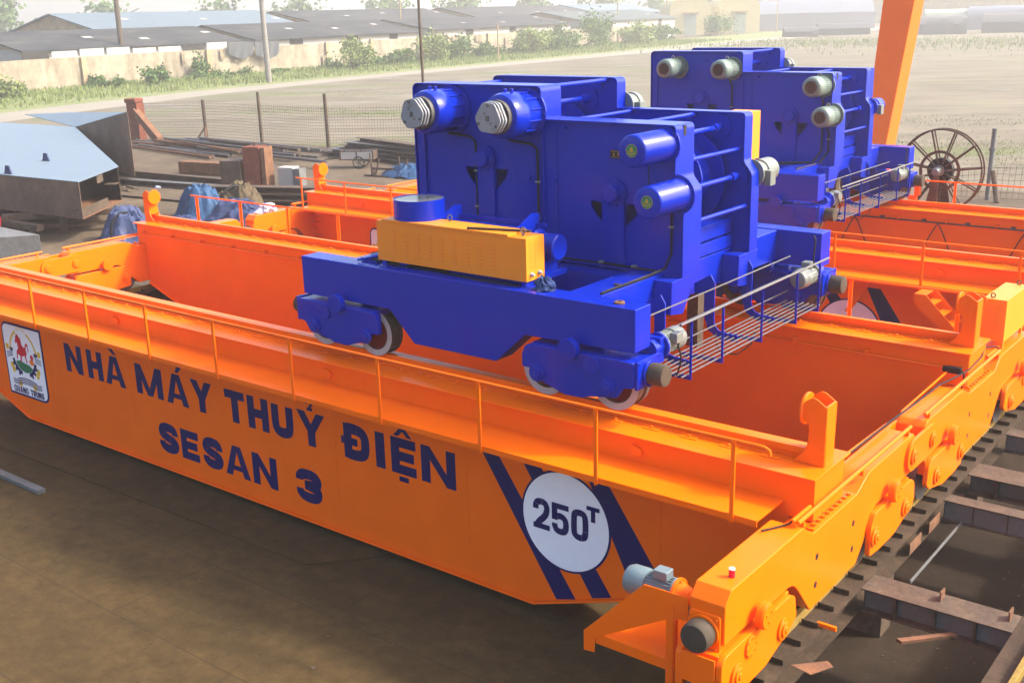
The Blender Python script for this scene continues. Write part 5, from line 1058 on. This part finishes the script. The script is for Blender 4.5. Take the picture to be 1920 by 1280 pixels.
# ------------------------------------------------------------------ wall, sheds, far things
def along(P, f):
    L = [0]
    for a, b in zip(P, P[1:]): L.append(L[-1] + math.dist(a, b))
    d = f * L[-1]
    for i in range(len(P) - 1):
        if d <= L[i + 1] or i == len(P) - 2:
            k = (d - L[i]) / (L[i + 1] - L[i]); return (P[i][0] + (P[i + 1][0] - P[i][0]) * k, P[i][1] + (P[i + 1][1] - P[i][1]) * k), math.atan2(P[i + 1][1] - P[i][1], P[i + 1][0] - P[i][0])
t = Thing('boundary_wall', (-147, 110, 0), 'long stained cream boundary wall with dark pillars beyond the road', 'wall')
mb = MB()
for a, b in zip(WALL, WALL[1:]): vplate(a, b, 0, 4.15, 0, 4.15, .3, mb)
t.part('wall_face', mb, 'wall', smooth=0)
rw = random.Random(3)
for k in range(11):
    p, an = along(WALL, .05 + k * .088 + rw.uniform(-.025, .025)); t.part('pillar', boxrot(p[0] + .22, p[1], 0, rw.uniform(.5, .9), .4, rw.uniform(3.9, 4.5), an), 'brick')
for k in range(9):
    p, an = along(WALL, .17 + k * .020); t.part('board', boxrot(p[0] - .1, p[1], 4.16, 4.2, .08, rw.uniform(.7, 1.0), an), 'dark' if k in (0, 6) else 'panel')
for k in range(26):
    p, an = along(WALL, rw.random()); h = rw.uniform(.6, 3.2); t.part('stain', boxrot(p[0] + .335, p[1], rw.choice((0, .2, 4.1 - h)), rw.uniform(.4, 2.4), .02, h, an), 'wallstain')
def shed(lbl, a, b, eave, ridge, depth, roofmat, wallmat='panel', gable='brick', openings=3, hip=True):
    A = Vector((*a, 0)); B_ = Vector((*b, 0)); d = (B_ - A); L = d.length; d /= L; n = Vector((-d.y, d.x, 0))
    if n.x > 0: n = -n
    def P(u, v, z): q = A + d * u + n * v; return (q.x, q.y, z)
    t = Thing('warehouse', (P(L / 2, depth / 2, 0)), lbl, 'warehouse', 'low warehouses beyond the wall')
    mb = MB(); q = [P(0, 0, 0), P(L, 0, 0), P(L, depth, 0), P(0, depth, 0)]
    mb.add(q + [(x, y, eave - .02) for x, y, z in q], [(0, 1, 5, 4), (1, 2, 6, 5), (2, 3, 7, 6), (3, 0, 4, 7)]); t.part('wall', mb, wallmat, smooth=0)
    mb = MB()
    for u in (0, L): mb.add([P(u, 0, eave), P(u, depth, eave), P(u, depth / 2, ridge - .05)], [(0, 1, 2)])
    t.part('gable', mb, gable, smooth=0)
    o = .8; mb = MB(); e0 = eave - o * (ridge - eave) / (depth / 2)
    q = [P(-o, -o, e0), P(L + o, -o, e0), P(L + o, depth / 2, ridge), P(-o, depth / 2, ridge), P(-o, depth + o, e0), P(L + o, depth + o, e0)]
    mb.add(q + [(x, y, z - .2) for x, y, z in q], [(0, 1, 2, 3), (3, 2, 5, 4), (6, 9, 8, 7), (9, 10, 11, 8), (0, 6, 7, 1), (4, 5, 11, 10), (0, 3, 9, 6), (3, 4, 10, 9), (1, 7, 8, 2), (2, 8, 11, 5)]); rf = t.part('roof', mb, roofmat, smooth=0)
    rr2 = random.Random(int(L * 7))
    for k in range(openings):
        u = L * (k + .3 + .4 * rr2.random()) / openings; wd = rr2.uniform(2, 4)
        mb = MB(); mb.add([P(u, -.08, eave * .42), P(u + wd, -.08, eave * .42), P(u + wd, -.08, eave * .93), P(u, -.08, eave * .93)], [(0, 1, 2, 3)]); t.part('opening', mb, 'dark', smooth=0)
        u2 = min(L - 2, u + rr2.uniform(2, 6)); 
        mb = MB(); v = rr2.uniform(.25, .75) * depth / 2; zz = eave + (ridge - eave) * v / (depth / 2) + .06; zz2 = eave + (ridge - eave) * (v + 1.0) / (depth / 2) + .06
        mb.add([P(u2, v, zz), P(u2 + 1.6, v, zz), P(u2 + 1.6, v + 1.0, zz2), P(u2, v + 1.0, zz2)], [(0, 1, 2, 3)]); t.part('skylight', mb, 'panel', rf, smooth=0)
    return t
shed('long dark roofed warehouse at the far left beyond the wall, with a hanging tarpaulin', (-147, 70), (-149.5, 108), 5.3, 7.6, 22, 'roof')
shed('long dark roofed warehouse behind the concrete utility pole', (-150, 112), (-156, 158), 5.4, 7.7, 22, 'roof')
shed('dark roofed warehouse behind the bushes at the middle of the wall', (-157.5, 164), (-164, 222), 5.6, 7.6, 24, 'roof')
shed('grey green roofed warehouse toward the right end of the wall', (-166, 232), (-174, 290), 5.8, 8.2, 26, 'roofgreen')
shed('warehouse with a tan gable and pale blue sheet roof in the second row at left', (-175, 100), (-182, 150), 7.2, 10.2, 24, 'roofblue', 'brick')
shed('dark roofed warehouse of the second row behind the utility pole', (-184, 158), (-192, 215), 7.2, 9.9, 26, 'roof', 'brick')
shed('dark roofed warehouse of the second row, middle of the skyline', (-192, 222), (-202, 290), 7.2, 10.0, 26, 'roof', 'brick')
shed('blue grey roofed warehouse farthest right in the second row', (-205, 296), (-214, 350), 7.4, 10.2, 26, 'roofblue', 'brick')
# tarpaulin hung on the wall
p0, an = along(WALL, .295)
mb = MB(); n_ = 24
for k in range(2):
    A = Vector((-145.95 - .06 * k, 103 + 5.3 * k, 5.0)); 
    vs = []; fs = []
    for j in range(11):
        for i in range(n_ + 1):
            u = i / n_; v = j / 10; sag = (math.sin(u * math.pi)) * .9 * v
            vs.append((A.x + .25 + .35 * math.sin(u * 20 + v * 3) * (.3 + .5 * v) * .5, A.y + u * 5.0, A.z - v * 1.6 - sag - .3 * k * v))
    for j in range(10):
        for i in range(n_): fs.append((j * (n_ + 1) + i, j * (n_ + 1) + i + 1, (j + 1) * (n_ + 1) + i + 1, (j + 1) * (n_ + 1) + i))
    mb.add(vs, fs)
solo('hanging_tarpaulin', mb, 'shed', 'dark grey tarpaulin draped over the boundary wall left of the utility pole', 'tarpaulin', (-145.5, 105, 3), smooth=60)
# poles
t = Thing('utility_pole', (-124.6, 92.8, 0), 'tall tapered concrete utility pole standing at the road verge', 'utility pole')
t.part('shaft', MB().cyl((-124.6, 92.8, 0), (-124.9, 92.8, 15.5), .42, .27, n=16), 'concrete'); mb = MB(); mb.tube([(-124.8, 92.8, 11.9), (-123.9, 93.2, 11.7)], .06, 6); mb.box(-124.0, -123.5, 93.1, 93.5, 11.55, 11.7); t.part('lamp_arm', mb, 'panel')
t = Thing('power_pole', (-148.6, 86, 0), 'brown power pole with cross arms behind the left end of the wall', 'power pole')
t.part('shaft', MB().cyl((-148.6, 86, 0), (-148.6, 86, 14.2), .42, .34, n=10), 'rust2')
for z in (12.4, 13.0, 13.7): t.part('cross_arm', MB().box(-149.4, -147.8, 85.9, 86.1, z, z + .14), 'rust2')
for (x, y, h, r_, lbl) in ((-131, 152, 6.5, .16, 'thin dark post standing at the wall among the middle bushes'), (-170, 168, 11.5, .2, 'thin tan pole between warehouse roofs at left'), (-176, 262, 12.5, .22, 'thin pale pole in front of the right warehouses'), (-160, 330, 13, .22, 'thin pole standing before the pale blue covered mound'), (-193, 318, 14, .3, 'dark thin pole in front of the yellow building')):
    solo('thin_pole', MB().cyl((x, y, 0), (x, y, h), r_, r_ * .8, n=8), 'brick', lbl, 'pole', (x, y, 0), 'distant poles')
# cream buildings
def cream(lbl, x, y, wd, h):
    t = Thing('cream_building', (x, y, 0), lbl, 'building', 'cream yellow buildings')
    ang = math.atan2(.62, .785) ; ang = R(38)
    ca, sa = math.cos(ang), math.sin(ang)
    def P(u, v, z): return (x + u * ca - v * sa, y + u * sa + v * ca, z)
    prof = [(-wd / 2, 0), (wd / 2, 0), (wd / 2, h * .72)] + [(wd / 2 * math.cos(R(a)), h * .72 + h * .28 * math.sin(R(a))) for a in range(20, 161, 20)] + [(-wd / 2, h * .72)]
    mb = MB(); k = len(prof); mb.add([P(u, 0, z) for u, z in prof] + [P(u, 24, z) for u, z in prof], [tuple(range(k)), tuple(range(2 * k - 1, k - 1, -1))] + [(i, (i + 1) % k, k + (i + 1) % k, k + i) for i in range(k)]); t.part('wall', mb, 'cream', smooth=0)
    mb = MB(); mb.add([P(-1.9, -.1, 0), P(1.9, -.1, 0), P(1.9, -.1, h * .55), P(-1.9, -.1, h * .55)], [(0, 1, 2, 3)]); t.part('door', mb, 'greydoor', smooth=0)
    mb = MB(); mb.add([P(u, v, z) for u in (-2.6, 2.6) for v in (-1.2, 0) for z in (h * .56, h * .6)], [(0, 1, 3, 2), (4, 6, 7, 5), (0, 4, 5, 1), (2, 3, 7, 6), (0, 2, 6, 4), (1, 5, 7, 3)]); t.part('canopy', mb, 'brick', smooth=0)
cream('arched cream yellow building with a grey door, left one of the pair', -181, 312, 13, 11.5)
cream('arched cream yellow building with a grey door, right one of the pair', -172, 328, 13, 11.5)
def cover(nm, lbl, x, y, L, W, H, ang, mat, mat2=None):
    c, s = math.cos(ang), math.sin(ang)
    prof = [(-W / 2, 0), (-W / 2, H * .55), (-W * .36, H * .86), (0, H), (W * .36, H * .86), (W / 2, H * .55), (W / 2, 0)]
    mb = MB(); N_ = 10; vs = []
    for i in range(N_ + 1):
        u = -L / 2 + L * i / N_
        for v, z in prof:
            k = 1 + .05 * noise.noise(Vector((u * .4 + x, v, z))); vs.append((x + u * c - v * s * k, y + u * s + v * c * k, z * k))
    K = len(prof); fs = [tuple(range(K)), tuple(range((N_ + 1) * K - 1, N_ * K - 1, -1))]
    for i in range(N_):
        for j in range(K - 1): fs.append((i * K + j, i * K + j + 1, (i + 1) * K + j + 1, (i + 1) * K + j))
    mb.add(vs, fs); return solo(nm, mb, mat, lbl, 'covered stack', (x, y, 0), 'covered stacks far across the field')
cover('covered_mound', 'big pale blue tarpaulin covered mound right of the cream buildings', -168, 372, 40, 22, 10, R(38), 'palecover')
cover('covered_stack', 'small dark covered stack in front of the pale blue mound, left of two', -132, 285, 9, 6, 2.6, R(30), 'shed')
cover('covered_stack', 'small dark covered stack in front of the pale blue mound, right of two', -127, 302, 14, 7, 3.2, R(30), 'shed')
cover('covered_stack', 'grey covered stack just right of the orange gantry leg', -100, 300, 14, 8, 4.6, R(20), 'shed')
cover('covered_stack', 'pale grey covered stack behind the one by the gantry leg', -106, 345, 24, 9, 6.0, R(20), 'greydoor')
cover('covered_stack', 'long dark covered stack at the top right edge', -72, 315, 40, 10, 5.0, R(12), 'shed')
cover('covered_stack', 'long pale covered stack behind the dark one at the top right', -76, 350, 60, 10, 6.6, R(12), 'palecover')
mb = MB(); mb.box(-150, 10, 430, 436, 0, 9.0); solo('long_shed', mb, 'brick', 'long low faint building closing the view at the top right', 'building', (-70, 433, 0))
# orange crane beam faint in the distance
mb = MB(); mb.prism([(-190, 0), (-120, 0), (-150, 13), (-180, 13)], 'y', 470, 480); solo('earth_mound', mb, M['brick'], 'faint reddish mound in the haze behind the pale blue mound', 'mound', (-155, 475, 0))

# ------------------------------------------------------------------ vegetation
def crown(mb, cx, cy, z0, rx, ry, h, n, size, rnd, lumps=6):
    L = []
    for _ in range(lumps):
        a = rnd.uniform(0, 6.28); q = rnd.uniform(.2, 1.0); L.append((math.cos(a) * q * rx, math.sin(a) * q * ry, z0 + h * rnd.uniform(.12, 1.0 - .35 * q), rnd.uniform(.18, .48), rnd.uniform(.4, 1.2)))
    for k in range(n):
        l = L[k % lumps]
        v = Vector((rnd.gauss(0, .55), rnd.gauss(0, .55), rnd.gauss(0, .55)))
        p = Vector((cx + l[0] + v.x * rx * l[3], cy + l[1] + v.y * ry * l[3], max(.08, l[2] + v.z * h * l[3] * l[4])))
        a = Vector((rnd.gauss(0, 1), rnd.gauss(0, 1), rnd.gauss(0, .7))).normalized(); b = a.orthogonal().normalized(); b = (b + a.cross(b) * rnd.uniform(-1, 1)).normalized(); s = size * rnd.uniform(.5, 1.3)
        mb.add([p - a * s - b * s * .4, p + a * s * .2 - b * s * .7, p + a * s + b * s * .2, p - a * s * .1 + b * s * .7], [(0, 1, 2, 3)])
rnd = random.Random(11)
def bush(name, lbl, x, y, r_, h, mat='leaf', n=900, size=.22, grp='bushes growing along the wall'):
    t = Thing(name, (x, y, 0), lbl, 'bush' if name == 'bush' else 'tree', grp)
    mb = MB()
    for k in range(4): mb.tube([(x + rnd.uniform(-.2, .2), y + rnd.uniform(-.2, .2), 0), (x + rnd.uniform(-.4, .4) * r_, y + rnd.uniform(-.4, .4) * r_, h * .5), (x + rnd.uniform(-.7, .7) * r_, y + rnd.uniform(-.7, .7) * r_, h * .85)], .05 + h * .006, 5)
    t.part('trunk', mb, 'bark')
    mb = MB(); crown(mb, x, y, h * .12, r_, r_, h * .9, n, size, rnd, 16); emit(mb, 'crown', mat, t.o, (x, y, 0), smooth=0, recalc=False)
BU = [(-134, 60, 1.8, 2.0, 'low bush at the far left against the wall'), (-138, 84, 1.9, 2.2, 'low bush against the wall left of the hanging tarpaulin'), (-143.5, 96, 1.3, 3.2, 'small bush high against the stained wall left of the utility pole'),
      (-139, 123, 2.8, 4.8, 'tall pale bush right of the utility pole'), (-141, 128, 2.2, 3.2, 'lower bush touching the tall one right of the utility pole'), (-142, 138, 2.2, 2.6, 'low bush against a wall pillar left of the steel pole'), (-143, 148, 3.4, 5.0, 'wide bush directly behind the thin steel pole'),
      (-145, 156, 3.0, 4.2, 'rounded bush just right of the thin steel pole'), (-146, 166, 2.0, 3.0, 'small bush between the steel pole and the dark wall post'), (-146, 182, 4.4, 5.0, 'dense rounded bush above the tall part of the front trolley'), (-149, 196, 4.0, 4.6, 'loose bush right of the dense rounded one'),
      (-151, 214, 4.6, 7.0, 'tall loose pale tree above the wall at the middle right'), (-153, 236, 5, 4.4, 'faint wide bush left of the cream buildings'), (-157, 252, 5, 4.0, 'faint bush nearest the cream buildings'), (-165, 300, 4, 6.0, 'small tree in front of the cream buildings')]
for i, (x, y, r_, h, lbl) in enumerate(BU): bush('bush', lbl, x, y, r_, h, 'leaf' if i % 3 else 'leaf2', int(700 + r_ * 420), .20 + r_ * .02)
# far tree line
for k in range(14):
    x = -330 + k * 9; y = 165 + k * 32
    bush('tree', 'faint pale tree in the haze above the left warehouse roofs', x, y, 9 + rnd.uniform(-2, 3), 17 + rnd.uniform(-3, 4), 'leaf', 900, .9, 'hazy trees on the skyline')
# grass of the verge and on the field
def tufts(mb, n, place, hmin, hmax, rnd):
    for _ in range(n):
        x, y = place()
        h = rnd.uniform(hmin, hmax)
        for k in range(4):
            a = rnd.uniform(0, 6.28); dx, dy = math.cos(a), math.sin(a); wd = h * rnd.uniform(.06, .16); l = rnd.uniform(-.4, .4) * h
            mb.add([(x - dx * wd, y - dy * wd, .01), (x + dx * wd, y + dy * wd, .01), (x + dx * wd * .3 - dy * l, y + dy * wd * .3 + dx * l, h)], [(0, 1, 2)])
mb = MB()
def pv():
    f = rnd.random(); a, _ = along(FAR[:-1], f); b, _ = along(WALL, min(1, f)); u = .12 + .88 * (1 - rnd.random() ** 1.7); return (a[0] + (b[0] - a[0]) * u, a[1] + (b[1] - a[1]) * u)
tufts(mb, 14000, pv, .15, .75, rnd)
und = MB()
for k in range(70):
    f = rnd.random(); a, _ = along(WALL, f); h = rnd.uniform(.5, 1.6) * (1 + 1.2 * max(0, noise.noise(Vector((f * 14, 0, 3))))); rr_ = rnd.uniform(.8, 2.6)
    crown(und, a[0] + rnd.uniform(1.0, 5.5), a[1], .05, rr_, rr_, h, int(90 + 120 * rr_), .2, rnd, 6)
stuff('undergrowth', und, 'leaf', 'tangled green undergrowth along the foot of the boundary wall', 'undergrowth')
stuff('grass', mb, 'leaf2', 'rough green grass on the verge between the road and the wall', 'grass')
mb = MB()
PATCH = [(-80, 62, 14, 4), (-62, 66, 9, 3), (-95, 80, 10, 5), (-20, 60, 10, 6), (-12, 55, 12, 5), (-70, 230, 45, 14), (-30, 215, 40, 12), (-110, 250, 25, 10), (-28, 75, 10, 5), (-90, 118, 14, 7)]
def pf():
    c_ = PATCH[rnd.choice((0, 0, 1, 1, 2, 3, 3, 4, 4, 5, 5, 5, 6, 6, 6, 7, 7, 8, 9))]; return (c_[0] + rnd.gauss(0, .5) * c_[2], c_[1] + rnd.gauss(0, .5) * c_[3])
tufts(mb, 14000, pf, .04, .16, rnd)
tufts(mb, 6000, lambda: (rnd.uniform(-130, 10), rnd.gauss(238, 20)), .15, .7, rnd)
stuff('field_grass', mb, 'leaf2', 'thin green grass patches on the dry field', 'grass')

# ------------------------------------------------------------------ haze
mb = MB(); mb.box(-960, 270, -70, 1160, -1, 26)
hz = emit(mb, 'haze', 'white', smooth=0); hz['kind'] = 'stuff'; tag(hz, 'pale morning haze filling the air over the yard', 'haze')
mt = bpy.data.materials.new('haze_air'); mt.use_nodes = True; n = mt.node_tree; n.nodes.clear()
vo = n.nodes.new('ShaderNodeVolumePrincipled'); vo.inputs['Density'].default_value = .0009; vo.inputs['Color'].default_value = (.98, .955, .90, 1); vo.inputs['Anisotropy'].default_value = .35
ou = n.nodes.new('ShaderNodeOutputMaterial'); n.links.new(vo.outputs[0], ou.inputs['Volume'])
hz.data.materials.clear(); hz.data.materials.append(mt)
